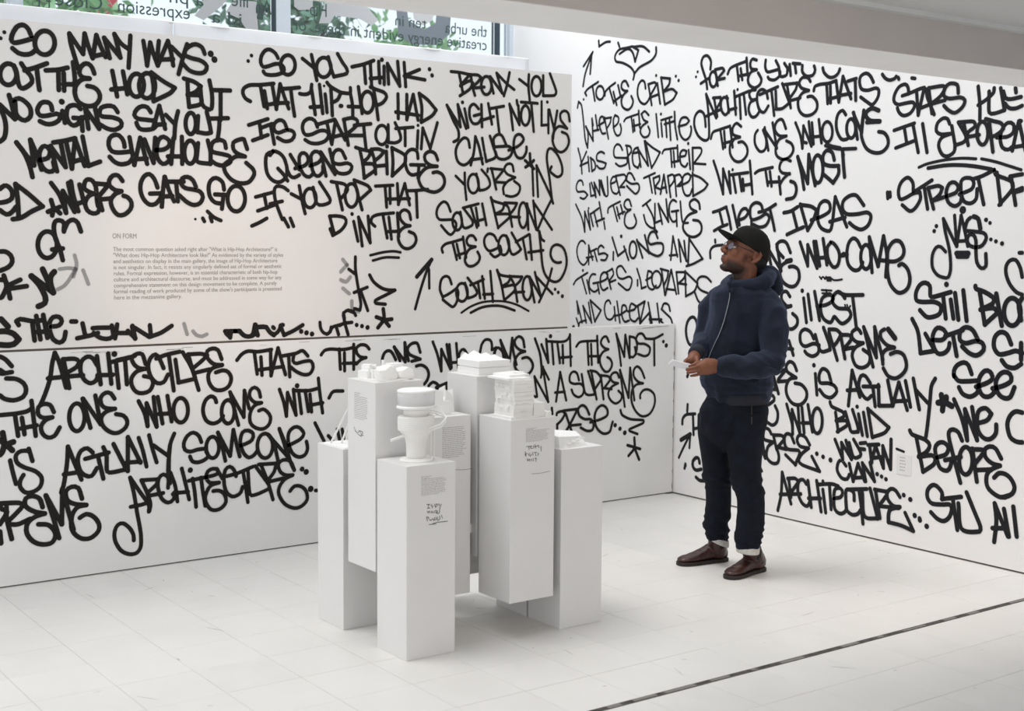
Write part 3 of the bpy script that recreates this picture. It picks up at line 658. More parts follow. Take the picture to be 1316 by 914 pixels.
35 365;90 490;115 610;115 430;165 590;145 420/d 150 400 8/165 450;190 560/170 450;240 400/200 440;230 560/215 520;290 490/245 345;270 490/285 520;295 585
= THE
320 440;325 400;370 370;430 340/370 380;405 515/400 390;425 490/410 460;470 430/435 370;455 450/530 380;510 325;480 330;465 370;490 410;525 410;480 450;470 530;500 575;550 570;575 520;555 455
= JUNGLE
630 380;700 325/665 365;720 470;740 580;700 570;660 530;640 460/740 360;740 460;740 530;790 510/770 360;805 540/770 360;860 520;840 320/930 340;900 325;870 370;870 460;900 520;930 510/890 430;950 420/930 430;935 560/965 340;985 520;1035 530
w .018/1140 405;1130 350;1090 320;1050 350;1060 400;1110 430;1040 460;1000 520;990 580;1030 640;1090 655;1145 620;1155 560;1130 515;1080 505
w .016/730 580;760 610
= CATS
w .014/120 715;100 690;70 700;45 770;60 860;100 905;130 880;150 830/150 730;150 900/150 730;185 860/130 840;190 830/160 790;220 760/200 780;225 870/285 750;260 730;235 760;240 810;290 800;320 820;300 860;260 860
= LIONS
w .0165/370 790;368 860/360 660;410 825;480 770/d 440 650 15/465 740;505 860/o 545 770 32 75/580 680;630 840/580 690;690 800;650 640/765 665;740 610;700 620;680 680;700 720;760 710;810 720;810 790;770 825;720 810;690 790
= AND
900 650;880 860/900 650;940 830/870 820;940 815/950 680;970 875/950 680;1020 870;1000 690/1045 670;1035 905/1045 670;1165 850;1080 895;1020 915
@ 735 295 6.926 R .0142
= TIGERS
d 98 365 11/15 490;40 450;140 385/90 430;130 570/135 450;160 570/210 400;180 400;155 450;160 520;200 555;240 530/190 480;240 470/230 480;245 570/250 470;310 440;320 400;290 380;260 410;255 490;280 540;320 520/310 380;350 530/310 380;360 350;370 400;330 460/340 470;390 450/480 380;440 325;400 350;410 420;450 440;510 420;535 450;520 520;490 540;450 510;415 480
= LEOPARDS
580 350;610 450;620 525;660 510/585 450;585 500/660 450;710 420;710 380;680 370;670 430;680 510;720 535;750 500/o 755 445 42 75/790 350;860 370;850 430;820 500/800 360;830 585/835 580;885 360;930 575/840 530;920 540/930 380;950 570/930 380;1010 380;1000 430;950 480;1020 490/1010 370;1015 595/1015 380;1120 480;1090 550;1015 595/1240 465;1200 425;1150 420;1120 450;1120 500;1150 540;1220 570/1095 560;1130 640;1180 665
= AND
45 640;56 750/45 640;68 730;92 830/60 868;72 826;128 808/100 680;128 830/100 680;176 830;150 650/165 630;205 820/165 630;260 720;205 820
= CHEETAHS
345 660;330 630;300 650;290 720;310 790;350 800;380 760/378 690;388 810/402 640;428 830/384 768;430 760/430 760;490 720;480 680;450 680;445 760;470 820;510 810/500 730;560 710;570 680;530 660;515 710;520 790;560 820;590 790/570 690;650 640/590 690;610 840/650 640;605 840;690 740;700 840/680 650;715 840/690 800;800 800/760 660;780 830/815 840;790 810/875 725;860 670;820 660;800 710;840 750;880 790;895 835
= SPOT
d 15 870 18;40 790;60 850
@ 885 65 7.311 R .019
= FOR
d 85 200 11;d 70 247 11;205 175;210 100;180 50;140 60;120 120;140 200;165 280;175 360/115 310;190 260/o 232 270 34 72/250 180;275 330/250 180;320 165;335 190;280 260;280 275;340 260
= THE
368 220;390 170;440 140;545 100/455 150;470 285/490 170;505 275/470 240;570 220/545 70;555 230/640 90;600 80;580 120;590 170;640 180;590 200;560 260;570 320;620 350;670 320;685 270;655 210
= SUPREME
725 90;720 150;740 200;800 190;850 180;860 230;810 275;760 270;745 250/820 95;850 160;860 240;920 230;930 160/900 120;940 180/950 130;960 235/980 120;1050 125/1000 130;1010 210/1070 140;1070 200;1110 240;1170 230;1190 180;1180 145
@ 1020 75 7.311 R .019
275 90;285 130;330 175;380 175;420 140;435 100/835 150;860 185;900 205;950 190;965 170/985 180;990 195/1110 185;1140 190
@ 885 65 7.311 R .019
= ARCHITECTURE
165 410;180 520;190 650;190 820;150 845;90 800;55 710;60 620;100 570;140 590;155 650;160 715/165 410;260 635/160 620;310 550/240 450;270 620/230 445;300 440;300 480;250 570/370 450;330 440;305 480;310 560;345 605;380 570/360 430;380 580/375 560;450 540/430 380;445 600/d 460 367 12/440 435;570 380/480 440;490 640/520 420;540 600/630 370;590 375;570 410;590 460;630 460;580 490;565 560;590 620;630 620;665 570;655 530/745 450;730 390;690 365;650 400;645 480;670 560;710 580;750 520/670 415;840 340/780 380;805 610/820 380;825 550;880 545;940 500/880 310;950 500/925 320;960 540/900 320;1020 305;1010 360;950 450/960 470;1050 445/1145 290;1120 255;1070 255;1040 300;1060 350;1130 375;1070 400;1030 470;1040 560;1090 610;1160 600;1205 550;1205 480;1160 430;1120 435
= THATS
@ 1020 75 7.311 R .02
190 305;200 265;250 245;330 235;400 210/310 245;320 425/345 260;348 420/320 385;420 360/400 215;425 410;465 170;540 380/430 350;540 330/510 215;590 190/580 200;585 395/750 225;720 165;680 140;630 170;620 230;640 290;700 300;770 280;800 300;790 370;740 435;690 410;630 365
@ 900 140 7.311 R .018
= THE
100 280;120 220;180 195;270 165/190 205;215 375/225 210;235 360/215 325;310 300/280 160;305 360/385 165;340 135;305 180;310 240;375 265;310 290;280 350;285 430;330 490;390 490;440 430;440 360;400 310;360 315
= ONE
540 200;515 240;515 330;560 400;610 380;620 290;590 200/605 175;640 390/600 190;720 370;680 130/805 185;770 100;720 120;700 190;740 250;810 255;740 290;710 370;720 440;780 475;840 450;875 390;860 330;810 300
= WHO
895 130;940 250;960 370;970 160;1045 350;1020 120/1050 130;1065 330/965 310;1000 320/1115 100;1140 320/1050 265;1140 255/o 1195 215 48 95/1190 330;1240 350;1316 365
= COME
@ 1020 75 7.311 R .021
490 530;460 490;420 520;400 600;410 690;450 760;500 760;520 740/o 540 660 42 90/565 510;600 760/560 510;640 700;660 490/660 490;640 650;640 740;680 840;750 885;830 880;885 820;885 750;850 700;800 690
w .026/800 490;740 470;690 500;680 540;720 585;810 592;690 600
w .02/300 820;420 850;585 848/460 860;470 910
@ 900 140 7.311 R .02
= WITH
125 490;170 630;215 800;215 565;285 790;270 590/d 305 572 12/290 620;450 598/310 630;335 785/370 630;390 770/400 660;410 765/385 725;480 705/465 490;490 800
= THE
515 605;550 580;680 550/615 590;635 720/655 590;670 725/630 690;750 685/740 640;755 800/w .018/850 490;800 470;760 500;745 560;770 600;830 610;780 660;745 720/w .022/850 680;890 700;905 760;880 830;810 850/d 840 610 16
= MOST
w .024/915 450;950 600;975 755/915 450;1010 700;1020 430;1080 720/o 1105 565 48 130/1260 480;1240 410;1190 390;1155 440;1160 510;1220 535;1300 535;1300 610;1250 695;1200 650;1165 620
@ 1020 75 7.311 R .024
460 860;470 1000;480 1115
@ 900 225 7.311 R .021
= ILLEST
120 350;180 330;245 300/180 335;215 480/130 525;190 490;255 465/245 305;270 400;290 510/305 285;330 400;350 490/345 430;420 400;455 350;430 315;390 330;360 400;370 470/590 335;570 275;520 260;475 300;470 380;490 420;560 400;620 365;650 400;620 470;560 490;500 465/550 350;620 330;710 275/655 315;680 420;700 520/480 430;480 480;460 495
= IDEAS
w .024/785 355;850 340;915 300/870 340;910 500/815 560;900 520;970 490/940 275;1010 520/940 280;1040 295;1095 330;1060 430;1010 520
= THE
w .018/95 780;95 710;130 670;210 658
@ 1130 85 7.075 R .02
= STARS
210 270;270 250;260 190;235 165;180 190;140 260;135 320;170 350;250 335;310 330;320 370;280 430;220 450;180 420;165 380/280 245;410 200;440 290;500 440/340 230;355 445;410 195/370 385;460 350;600 310/450 200;480 430/450 200;580 180;600 200;560 270;490 330/720 245;710 170;640 160;595 210;590 270;640 295;740 285;780 310;760 370;690 425;630 400;590 360
= PUSH
900 185;915 350;915 490/900 355;980 300;1040 240;1045 200/1000 230;1000 420;1050 430;1140 400;1105 200/1130 230;1150 290;1200 300;1290 280/1145 340;1180 380;1240 385;1300 360/1240 200;1245 240
= ILL
135 585;320 520/230 570;250 700/150 745;330 675/310 545;355 785/395 525;435 785
= EUROPEAN
640 525;620 480;580 475;530 520;520 590;560 620;650 615;570 650;540 720;570 800;620 820;680 780;690 710/660 545;690 720;770 690;790 640;720 510/730 510;860 505;870 550;810 600;800 640/770 520;810 720/800 645;910 625/o 940 610 50 105/970 480;1040 500;1110 520;1130 570;1060 630;1030 640/1000 490;1035 780/1070 650;1170 640;1220 600;1220 530;1170 515;1120 570;1100 660;1120 740;1170 760;1210 740/1290 500;1270 500;1210 770/1270 500;1330 770/1200 740;1300 725
@ 1130 195 7.075 R .014
= UNDERLINE
360 143;440 110;600 75;750 60;880 65/930 65;1050 90;1180 130;1290 165/w .02/445 150;600 125;740 122;880 135;1020 160
@ 1130 195 7.075 R .021
= STREET
75 370;78 425/98 370;100 410/310 370;480 260/310 360;305 280;260 235;200 280;175 360;190 430;240 420;310 380;370 370;375 430;330 510;280 540;210 485/410 320;440 520/445 330;495 520/445 330;540 310;575 330;550 390;480 450;600 410;700 370;720 320;690 280;640 290;610 370;630 460;690 495;740 460;750 400/730 390;840 340;860 290;840 245;780 240;745 270;745 370;770 450;830 470;880 430;890 340/850 250;940 220;1045 165/900 240;950 480
= DREAMS
1045 165;1060 210;1200 270;1210 340;1090 485/1070 190;1105 480/1190 225;1300 205/1200 230;1240 485/1230 360;1300 330/1230 370;1300 350
= NAS
d 760 530 32/d 520 677 16;d 500 722 16/d 972 620 17;d 1008 648 14/d 1016 798 14;d 1062 815 15;d 1118 835 17
@ 1130 260 7.075 R .018
585 150;600 260;640 440;650 600;630 680;590 685;530 660;485 590;485 480;520 410;560 405;605 450/585 150;705 400;685 120/705 400;745 120;780 270;805 400/710 355;790 350/w .026/860 130;900 150;920 240/w .02/780 240;800 170;830 140/790 260;850 265;950 280;975 320;940 390;880 410;820 390;800 340;820 295;860 300;880 350;880 450;890 550;930 600;970 580;970 470
w .03/705 465;810 465/715 490;800 490
@ 1000 230 7.075 R .023
= IDEAS
300 375;400 340;470 290;465 220;420 200;375 240;360 330;370 410;410 460;480 460;520 165;625 435/470 390;610 350/780 240;710 150;640 160;590 210;590 280;630 320;720 320;810 305;845 340;820 420;760 460;700 440;650 400
= WHO
200 575;270 790;270 600;355 810;325 570/345 570;380 790/350 720;430 715/410 545;445 780/480 580;450 620;455 720;500 800;540 790;560 720;550 650;510 590;480 575/570 700;630 690/585 690;600 680
= COME
750 620;720 560;680 540;640 590;625 690;640 780;690 830;740 820;770 760/o 800 710 48 110/830 530;855 850/830 530;910 795;960 520/960 520;990 700;980 890/940 740;1060 750;1130 710;1145 640;1110 570;1050 570;1000 650;995 780
@ 1130 260 7.075 R .023
80 530;75 620;100 740;160 815;210 820;260 780;280 700;260 610;210 560;180 575
@ 970 300 7.075 R .023
= ONE
325 175;290 90;250 70;210 90;205 150;260 220/120 130;165 390/130 150;240 340;200 100/w .032/330 245;290 255/w .023/300 255;250 290;230 350;250 430;310 480;370 475;405 410;395 330;350 300;315 305
= THE
320 575;290 530;250 540;245 600;290 660;330 660;270 680/210 520;205 560/345 730;385 770;385 830;340 870;290 860
= ILLEST
d 432 522 18/445 590;470 810/485 555;515 785/545 530;590 790/565 660;650 650;710 610;710 570;660 560;610 600;600 700;630 780;690 810;720 760;730 760;790 820;850 790;875 740;850 690;760 680;710 630;715 570;760 530;800 560;820 590/770 540;830 560;985 560/890 565;925 860
@ 970 300 7.075 R .008
= NOTE
590 395;605 415;620 395;640 415;650 395/655 400;660 430/665 400;690 400/670 415;695 415/670 430;695 430/700 410;720 425;760 425;795 418/610 515;700 520/615 545;690 545/650 515;655 545/820 650;830 690/840 650;850 690;870 660
@ 1130 355 7.075 R .026
= STILL
650 145;490 190;465 180;460 90;420 60;370 80;335 150;340 220;400 235;500 235;560 270;550 340;490 370;430 370;370 310/580 170;605 385/650 215;675 385/690 155;720 395/765 130;795 405/d 612 75 22
= BLOCK
875 90;880 115;960 145;1040 200;1030 250;930 300/915 150;960 440/920 305;1040 290;1080 330;960 440/1065 160;1115 450/o 1210 325 75 125/1300 200;1270 260;1290 400
= LETS
300 390;350 500;370 640;375 700;500 680/420 525;490 650/490 580;570 580;610 540;590 490;530 470;490 530;490 620;530 700;590 700;630 660;640 610/600 545;760 490/670 530;705 725/900 580;850 490;790 465;740 500;735 580;790 610;880 590;940 610;950 670;890 720;820 700;755 640
= SEE
840 890;810 810;770 785;710 810;680 860;680 910
= S
1200 620;1160 530;1100 510;1050 560;1045 650;1090 710;1170 700;1240 680;1300 700/1115 765;1160 820;1230 835;1290 800/1290 610;1290 760
@ 1130 440 7.075 R .026
= SEE
680 300;720 350;800 355;880 350/725 410;760 470;830 495;890 460;900 420/880 405;980 370;1030 330;1010 270;960 260;910 330;910 430;950 490;1010 490;1060 440/1030 420;1130 395;1200 350;1190 290;1140 270;1090 300;1060 370;1080 460;1130 505;1190 500;1230 410
@ 985 400 7.075 R .023
= SUPREME
430 250;400 190;350 165;310 200;310 280;350 320;430 295;480 310;470 380;420 410;370 390;350 365/445 215;480 340;510 370;580 350;570 290;520 150/520 150;560 260/570 190;645 445/570 165;640 170;680 210;650 270;620 310/680 240;715 430/680 215;760 220;770 260;700 350;790 330/860 200;830 160;780 190;780 240;820 280;880 290;810 330;780 400;810 490;870 515;930 480;940 400;880 350/885 145;970 505/885 145;1000 420;985 145;1060 440/1075 165;1040 190;1045 250;1100 310;1165 330;1090 350;1055 400;1060 480/w .034/1110 165;1170 245/w .023/1065 520;1110 590;1180 610;1250 560;1275 490;1250 400;1190 370;1130 390
= ARCHITECTURE
275 540;250 480;210 460;180 500;190 550;270 605;210 620;180 690;190 770;240 840;310 850;360 800;365 730;320 670;260 655/60 570;110 750/80 560;180 530/180 530;110 620;110 640;190 635/0 710;90 710;50 580
= A
205 270;245 400/190 340;240 345
= P
0 750;60 770;70 810;20 850
= IS
d 432 492 18/445 570;460 760/590 650;560 550;510 525;480 580;490 650;560 655;620 680;640 730;590 785;530 770;485 715
= ACTUALLY
780 540;745 860/780 540;850 780/735 720;840 715/945 655;900 590;860 590;840 680;880 770;920 800;955 770/880 685;1025 685/970 700;990 865/1020 670;1025 860;1150 860;1105 630/1150 860;1205 650;1280 900/1170 820;1270 815/1265 635;1310 870
@ 1130 440 7.075 R .023
310 330;335 460;365 610/340 440;440 550/510 330;475 400;460 560;440 750;425 860
= STAR
w .036/565 480;580 560;575 620/535 550;600 540;610 500/590 540;660 580
= WE
w .025/680 520;750 690;800 890;780 610;890 890;845 590/880 740;980 710;1020 650;970 600;910 620;890 690;900 800;950 870;1010 880;1060 830;1065 750
= C
w .025/1300 640;1240 630;1190 670;1165 750;1190 860;1250 905;1300 910
@ 970 490 7.075 R .022
= WHO
290 210;340 390;345 480;340 260;410 470;395 240/430 240;450 470/430 380;520 380/485 215;525 460/o 570 360 45 115
= BUILD
685 190;700 230;800 280;810 320;740 360/735 285;760 460/740 360;830 360;840 400;750 460/825 280;860 400;880 460;940 460;940 420;890 260/d 932 232 16/945 300;980 490/990 285;1025 500/1030 250;1070 510/1030 250;1220 420;1180 470;1070 510
= UNIVERSE
40 560;95 700;60 480/60 490;90 430;130 440;150 480/70 480;90 530;170 555;120 600;110 690;160 745;210 740;220 680;200 610/170 490;200 620/170 490;250 495;270 530;210 600;290 620/360 560;330 490;290 480;270 520;280 590;310 620;400 630;410 660;370 760;280 670/500 580;460 510;410 490;385 530;410 590;490 610;430 660;400 720;430 760;590 820;520 685/d 565 660 18;d 622 688 18;d 690 717 20
= OF
185 225;210 290;200 370;160 400;110 370
= WU-TANG
730 530;800 710;790 560;880 710;830 540/860 560;900 690;960 680;960 640;900 530/960 565;1010 560/960 615;1000 620/1030 580;1130 575/1045 580;1065 740/1060 740;1100 590;1170 790;1165 590;1235 800;1240 530/1060 700;1150 690
= CLAN
830 770;790 720;760 740;750 810;790 880;840 890;860 850/860 750;895 910;940 750;1000 910/890 880;980 875/980 745;1010 910/980 745;1090 910;1050 740/d 1115 845 17;d 1155 867 16;d 1193 892 17
@ 970 560 7.075 R .023
= ARCHITECTURE
250 335;240 530;210 680/250 335;330 620/230 535;420 530/310 400;330 560/300 390;370 390;400 420;350 490;320 530/470 440;440 400;400 420;395 520;430 610;480 640;510 580/485 410;515 650/490 570;600 570/565 410;605 690/d 620 415 14/570 445;700 440;760 460/620 490;645 700/680 450;695 670/720 570;780 560;800 520;780 480;730 490;720 580;730 670;780 710;830 680;830 600;830 500;860 490;900 520;905 590/830 600;840 680;890 720;940 710;960 680/840 490;1020 485/950 500;970 650;985 800/980 520;1000 730;1120 755;1050 480/1100 500;1140 750/1090 490;1200 510;1200 540;1130 640;1310 660
@ 1110 540 7.075 R .023
330 700;290 640;250 625;215 660;220 720;270 780;330 790;240 820;225 913/d 365 682 18;d 425 722 20;d 465 868 20;d 510 895 18
@ 1130 585 7.075 R .023
100 490;85 540;85 610;200 640;310 690;235 525/d 322 548 18;d 370 592 20;d 432 648 22
= BEFORE
@ 1110 540 7.075 R .025
420 95;440 130;560 180;600 230;570 290;500 330/480 160;540 470/500 335;620 320;650 350;640 400;540 470/670 340;750 310;770 250;730 205;680 210;650 260;670 370;700 440;760 460;790 420;800 360/895 185;860 110;810 85;775 110;780 180;830 380;880 570/740 365;885 335/o 930 370 60 125/990 260;1030 560/960 265;1080 270;1100 290;1010 400/1030 455;1160 450/1250 350;1200 260;1150 240;1100 270;1110 340;1170 395;1240 415;1160 450;1120 500;1120 590;1160 650;1240 700;1316 690
@ 1130 585 7.075 R .025
1140 385;1210 350;1230 290;1200 220;1150 175;1090 165;1045 205
= STYLE
745 380;570 400;570 340;520 280;480 275;440 320;440 390;480 440;570 450;640 450;660 490;640 560;590 600;530 580;470 520/670 400;710 680/720 440;750 670;910 695;920 650;860 500;795 340
= ALL
1050 440;1065 600;1045 790/1050 440;1170 740/1030 665;1160 665/1135 490;1180 740/1220 470;1250 740
@ 860 380 8.773 R .022
= C
320 400;310 300;285 250;250 245;210 290;190 380;200 480;230 550;270 560/340 305;350 310
= T
215 880;205 913
@ 865 520 8.773 R .02
= THE
165 0;160 80/105 220;110 160;150 115;250 105/225 110;232 340/230 275;280 265
= ARROW
w .016/195 335;130 460;65 600/w .03/195 335;90 400/w .016/195 340;185 490
= S
d 142 690 14;140 670;130 720/w .024/300 660;290 610;260 600;225 640;225 700;260 740;320 730/260 820;300 855;350 860
= DRIP
w .02/960 660;1000 750/980 800;1000 850
@ 1130 260 7.075 R .02
= G
1300 680;1280 590;1240 525;1190 530;1155 580;1155 660;1190 750;1250 820;1300 840/1275 460;1300 460
@ 1110 540 7.075 R .012
= MARK
300 262;365 288
@ 900 225 7.311 R .018
= HYPHEN
140 610;142 635
"""
# ------------------------------------------------------------------ sprayed lettering
def cr(P, closed=False, d=.012):
    P = [np.array(p, float) for p in P]
    if len(P) == 2: n = max(1, int(np.linalg.norm(P[1]-P[0])/.03)); return [P[0]+(P[1]-P[0])*i/n for i in range(n+1)]
    Q = [2*P[0]-P[1]]+P+[2*P[-1]-P[-2]]; out = []
    for i in range(1, len(Q)-2):
        p0, p1, p2, p3 = Q[i-1:i+3]; n = max(2, int(np.linalg.norm(p2-p1)/d))
        for k in range(n):
            t = k/n; m1 = (p2-p0)*.5; m2 = (p3-p1)*.5; L = np.linalg.norm(p2-p1)
            for m_ in (m1, m2):
                l = np.linalg.norm(m_)
                if l > L*1.1: m_ *= L*1.1/l
            out.append((2*t**3-3*t*t+1)*p1+(t**3-2*t*t+t)*m1+(-2*t**3+3*t*t)*p2+(t**3-t*t)*m2)
    out.append(P[-1]); return out
def split(P):
    segs = []; cur = [P[0]]
    for i in range(1, len(P)-1):
        cur.append(P[i]); a = np.array(P[i])-np.array(P[i-1]); b = np.array(P[i+1])-np.array(P[i])
        c = a@b/(np.linalg.norm(a)*np.linalg.norm(b)+1e-9)
        if c < .1: segs.append(cur); cur = [P[i]]
    cur.append(P[-1]); segs.append(cur); return segs
class Ink:
    def __init__(s): s.v = []; s.f = []; s.a = []; s.k = 0
    def ribbon(s, P, w, closed=False):
        h = max(w*.5-.0028, .001); H = w*.5+.0055; s.k += 1; off = .0004+.00024*(s.k % 11)
        n = len(P); b = len(s.v)
        for i, p in enumerate(P):
            if closed: t = P[(i+1) % n]-P[i-1]
            else: t = P[min(i+1, n-1)]-P[max(i-1, 0)]
            l = np.linalg.norm(t); t = t/l if l > 0 else np.array([1., 0]); nn = np.array([-t[1], t[0]])
            for d_, a_ in ((H, 0), (h, 1), (-h, 1), (-H, 0)): s.v.append((*(p+nn*d_), off)); s.a.append(a_)
        for i in range(n if closed else n-1):
            j = (i+1) % n
            for k in range(3): s.f.append((b+i*4+k, b+j*4+k, b+j*4+k+1, b+i*4+k+1))
        if not closed:
            for p, q in ((P[0], P[1]), (P[-1], P[-2])):
                t = p-q; t = t/(np.linalg.norm(t)+1e-9); s.disc(p, h, H, off, math.atan2(t[1], t[0])-math.pi/2, math.pi, 7)
    def disc(s, c, h, H, off, a0=0, span=2*math.pi, n=14):
        b = len(s.v); s.v.append((*c, off)); s.a.append(1)
        for i in range(n+1):
            a = a0+span*i/n; d = np.array([math.cos(a), math.sin(a)])
            s.v.append((*(c+d*h), off)); s.a.append(1); s.v.append((*(c+d*H), off)); s.a.append(0)
        for i in range(n):
            s.f.append((b, b+1+2*i, b+3+2*i)); s.f.append((b+1+2*i, b+2+2*i, b+4+2*i, b+3+2*i))
    def build(s, conv, m, parent, name='painted_word'):
        if not s.v: return None
        me = bpy.data.meshes.new(name); me.from_pydata([conv(*v) for v in s.v], [], s.f); me.update()
        at = me.attributes.new('a', 'FLOAT', 'POINT'); at.data.foreach_set('value', s.a)
        return link(name, me, m, parent)
WSC = {'U': .60, 'L': .53, 'R': .84}
conv = {'U': lambda u, v, o: (u, YL-o, v), 'R': lambda u, v, o: (XR-o, u, v)}; conv['L'] = conv['U']
par = {'U': upper, 'L': lower, 'R': right}; inkm = {'U': 'spray', 'L': 'spray', 'R': 'sprayR'}
def do_graffiti(data):
    fr = None; word = None; ink = None; fad = None; wd = .02
    def flush():
        if word is None: return
        for i_, mm in ((ink, inkm[fr[3]]), (fad, 'faded')):
            o = i_.build(conv[fr[3]], M[mm], par[fr[3]])
            if o and len(word) > 1: o['label'] = ('faint overpainted ' if mm == 'faded' else 'black sprayed ')+'word '+word
    for line in data.strip().split('\n'):
        line = line.strip()
        if not line: continue
        if line[0] == '@':
            t = line.split(); newfr = (float(t[1]), float(t[2]), float(t[3]), t[4], float(t[5]))
            if fr is not None and newfr[3] != fr[3]: flush(); word = None
            fr = newfr; wd = fr[4]; continue
        if line[0] == '=':
            flush(); word = line[2:]; ink = Ink(); fad = Ink(); wd = fr[4]; continue
        def W(x, y):
            px = fr[0]+x/fr[2]; py = fr[1]+y/fr[2]
            if fr[3] == 'R': q = hit(px, py, 0, XR); return np.array([q[1], q[2]])
            q = hit(px, py, 1, YL); return np.array([q[0], q[2]])
        if word is None: word = 'X'; ink = Ink(); fad = Ink()
        for item in line.split('/'):
            pts = []; tgt = [ink]
            def emit():
                if len(pts) == 1: ink.disc(pts[0], wd*WSC[fr[3]]*.4, wd*WSC[fr[3]]*.5+.005, .0006)
                if len(pts) > 1:
                    for sg in split(pts): tgt[0].ribbon(cr(sg), wd*WSC[fr[3]]*(1 if tgt[0] is ink else 1.2))
            for k in item.split(';'):
                k = k.strip()
                if not k: continue
                if k[0] == 'f': tgt[0] = fad; k = k[1:].strip()
                v = k.split()
                if v[0] == 'w': wd = float(v[1])
                elif v[0] == 'o':
                    emit(); pts = []
                    cx, cy, rx, ry = map(float, v[1:5]); N = 44
                    ink.ribbon([W(cx+rx*math.cos(2*math.pi*i/N), cy+ry*math.sin(2*math.pi*i/N)) for i in range(N)], wd*WSC[fr[3]], closed=True)
                elif v[0] == 'd':
                    emit(); pts = []
                    cx, cy = float(v[1]), float(v[2]); r = float(v[3]) if len(v) > 3 else 14
                    c = W(cx, cy); R_ = np.linalg.norm(W(cx, cy+r)-c); ink.k += 1
                    ink.disc(c, max(R_-.002, .001), R_+.005, .0004+.00024*(ink.k % 11))
                else: pts.append(W(float(v[0]), float(v[1])))
            emit()
    flush()
do_graffiti(G)
# printed exhibition text on the upper panel
lines = ['The most common question asked right after "What is Hip-Hop Architecture?" is', '"What does Hip-Hop Architecture look like?" As evidenced by the variety of styles',
 'and aesthetics on display in the main gallery, the image of Hip-Hop Architecture', 'is not singular. In fact, it resists any singularly defined set of formal or aesthetic',
 'rules. Formal expression, however, is an essential characteristic of both hip-hop', 'culture and architectural discourse, and must be addressed in some way for any',
 'comprehensive statement on this design movement to be complete. A purely', "formal reading of work produced by some of the show's participants is presented", 'here in the mezzanine gallery.']
wid = [.905, .94, .905, .93, .905, .93, .90, .93, .36]
text('ON FORM', 2.325, 1.704, .036, M['print'], upper, y=YL-.0008, width=.125)
for i, (l, wdt) in enumerate(zip(lines, wid)): text(l, 2.328, 1.640-i*.0305, .030, M['print'], upper, y=YL-.0008, width=wdt)
# ------------------------------------------------------------------ pedestals
S = .235; ped = {}
spots = {   # x, y, bottom, top, label
 'P1': (2.780, 5.080, 0, .80, 'low white pedestal on the floor at the far left, carrying the leaning card strips'),
 'P2': (2.785, 4.810, .315, 1.115, 'tall white pedestal raised off the floor, carrying the wide low white model'),
 'P3': (2.780, 4.552, 0, .80, 'front white pedestal standing on the floor, carrying the round tower model'),
 'P4': (3.020, 4.795, .16, .95, 'raised white pedestal with a grey text block, behind the round tower model'),
 'P5': (3.290, 4.800, .315, 1.115, 'tallest raised white pedestal, carrying the stepped block model with peaked roofs'),
 'P6': (3.290, 4.545, .16, .95, 'raised white pedestal at front right, carrying the grey-white tower block model'),
 'P7': (3.568, 4.550, 0, .80, 'right-hand white pedestal standing on the floor, carrying the low wedge model'),
 'P8': (3.568, 4.800, 0, .79, 'white pedestal on the floor hidden behind the right-hand one'),
 'P9': (3.290, 5.060, .16, .93, 'raised white pedestal at the back of the cluster, seen through the gap')}
for k, (x, y, z0, z1, lab) in spots.items():
    e = empty('display_pedestal', (x+S/2, y+S/2, z0)); tag(e, lab, 'pedestal', 'white display pedestals standing in a cluster'); ped[k] = e
    mb = MB(); mb.box((-S/2, -S/2, 0), (S/2, S/2, z1-z0)); mb.build('casing', M['ped'], e, bevel=.0012)
# steel struts that carry the raised pedestals from the standing ones (hidden between the boxes)
for k, boxes in {'P2': [((-.09, -S/2-.0225, .10), (.09, -S/2+.001, .14))], 'P4': [((-S/2-.0001, -.09, .10), (-S/2+.001, .02, .14)), ((-.11, -S/2-.0075, .2), (-.10, -S/2+.001, .3))],
                 'P5': [((-S/2-.0345, -.08, .10), (-S/2+.001, .08, .14)), ((S/2-.001, -.08, .10), (S/2+.0425, .08, .14))],
                 'P6': [((S/2-.001, .03, .12), (S/2+.0425, .08, .16))], 'P9': [((-.08, -S/2-.0245, .12), (.08, -S/2+.001, .16))]}.items():
    for a, b in boxes: mb = MB(); mb.box(a, b); mb.build('bracket', M['ped'], ped[k])
def dashes(parent, face, x0, z0, wdt, rows, pitch, m, seed, h=.0017, plane=0.0, ragged=.85, flip=False):
    """unreadably small print: rows of word-length dashes"""
    r = random.Random(seed); mb = MB()
    for i in range(rows):
        x = x0; lim = x0+wdt*(ragged+(1-ragged)*r.random())
        if i == rows-1: lim = x0+wdt*.7
        while x < lim:
            l = min(r.uniform(.004, .015), lim-x)
            z = z0-i*pitch
            if face == '-Y': mb.box((x, plane-.0006, z), (x+l, plane+.0004, z+h))
            else: mb.box((plane-.0006, -x-l, z), (plane+.0004, -x, z+h))
            x += l+.0028
    o = mb.build('small_print', m, parent); return o
def face_hit(k, px, py, face):
    x, y, z0, z1, _ = spots[k]
    q = hit(px, py, 1, y) if face == '-Y' else hit(px, py, 0, x)
    return q-np.array([x+S/2, y+S/2, z0])
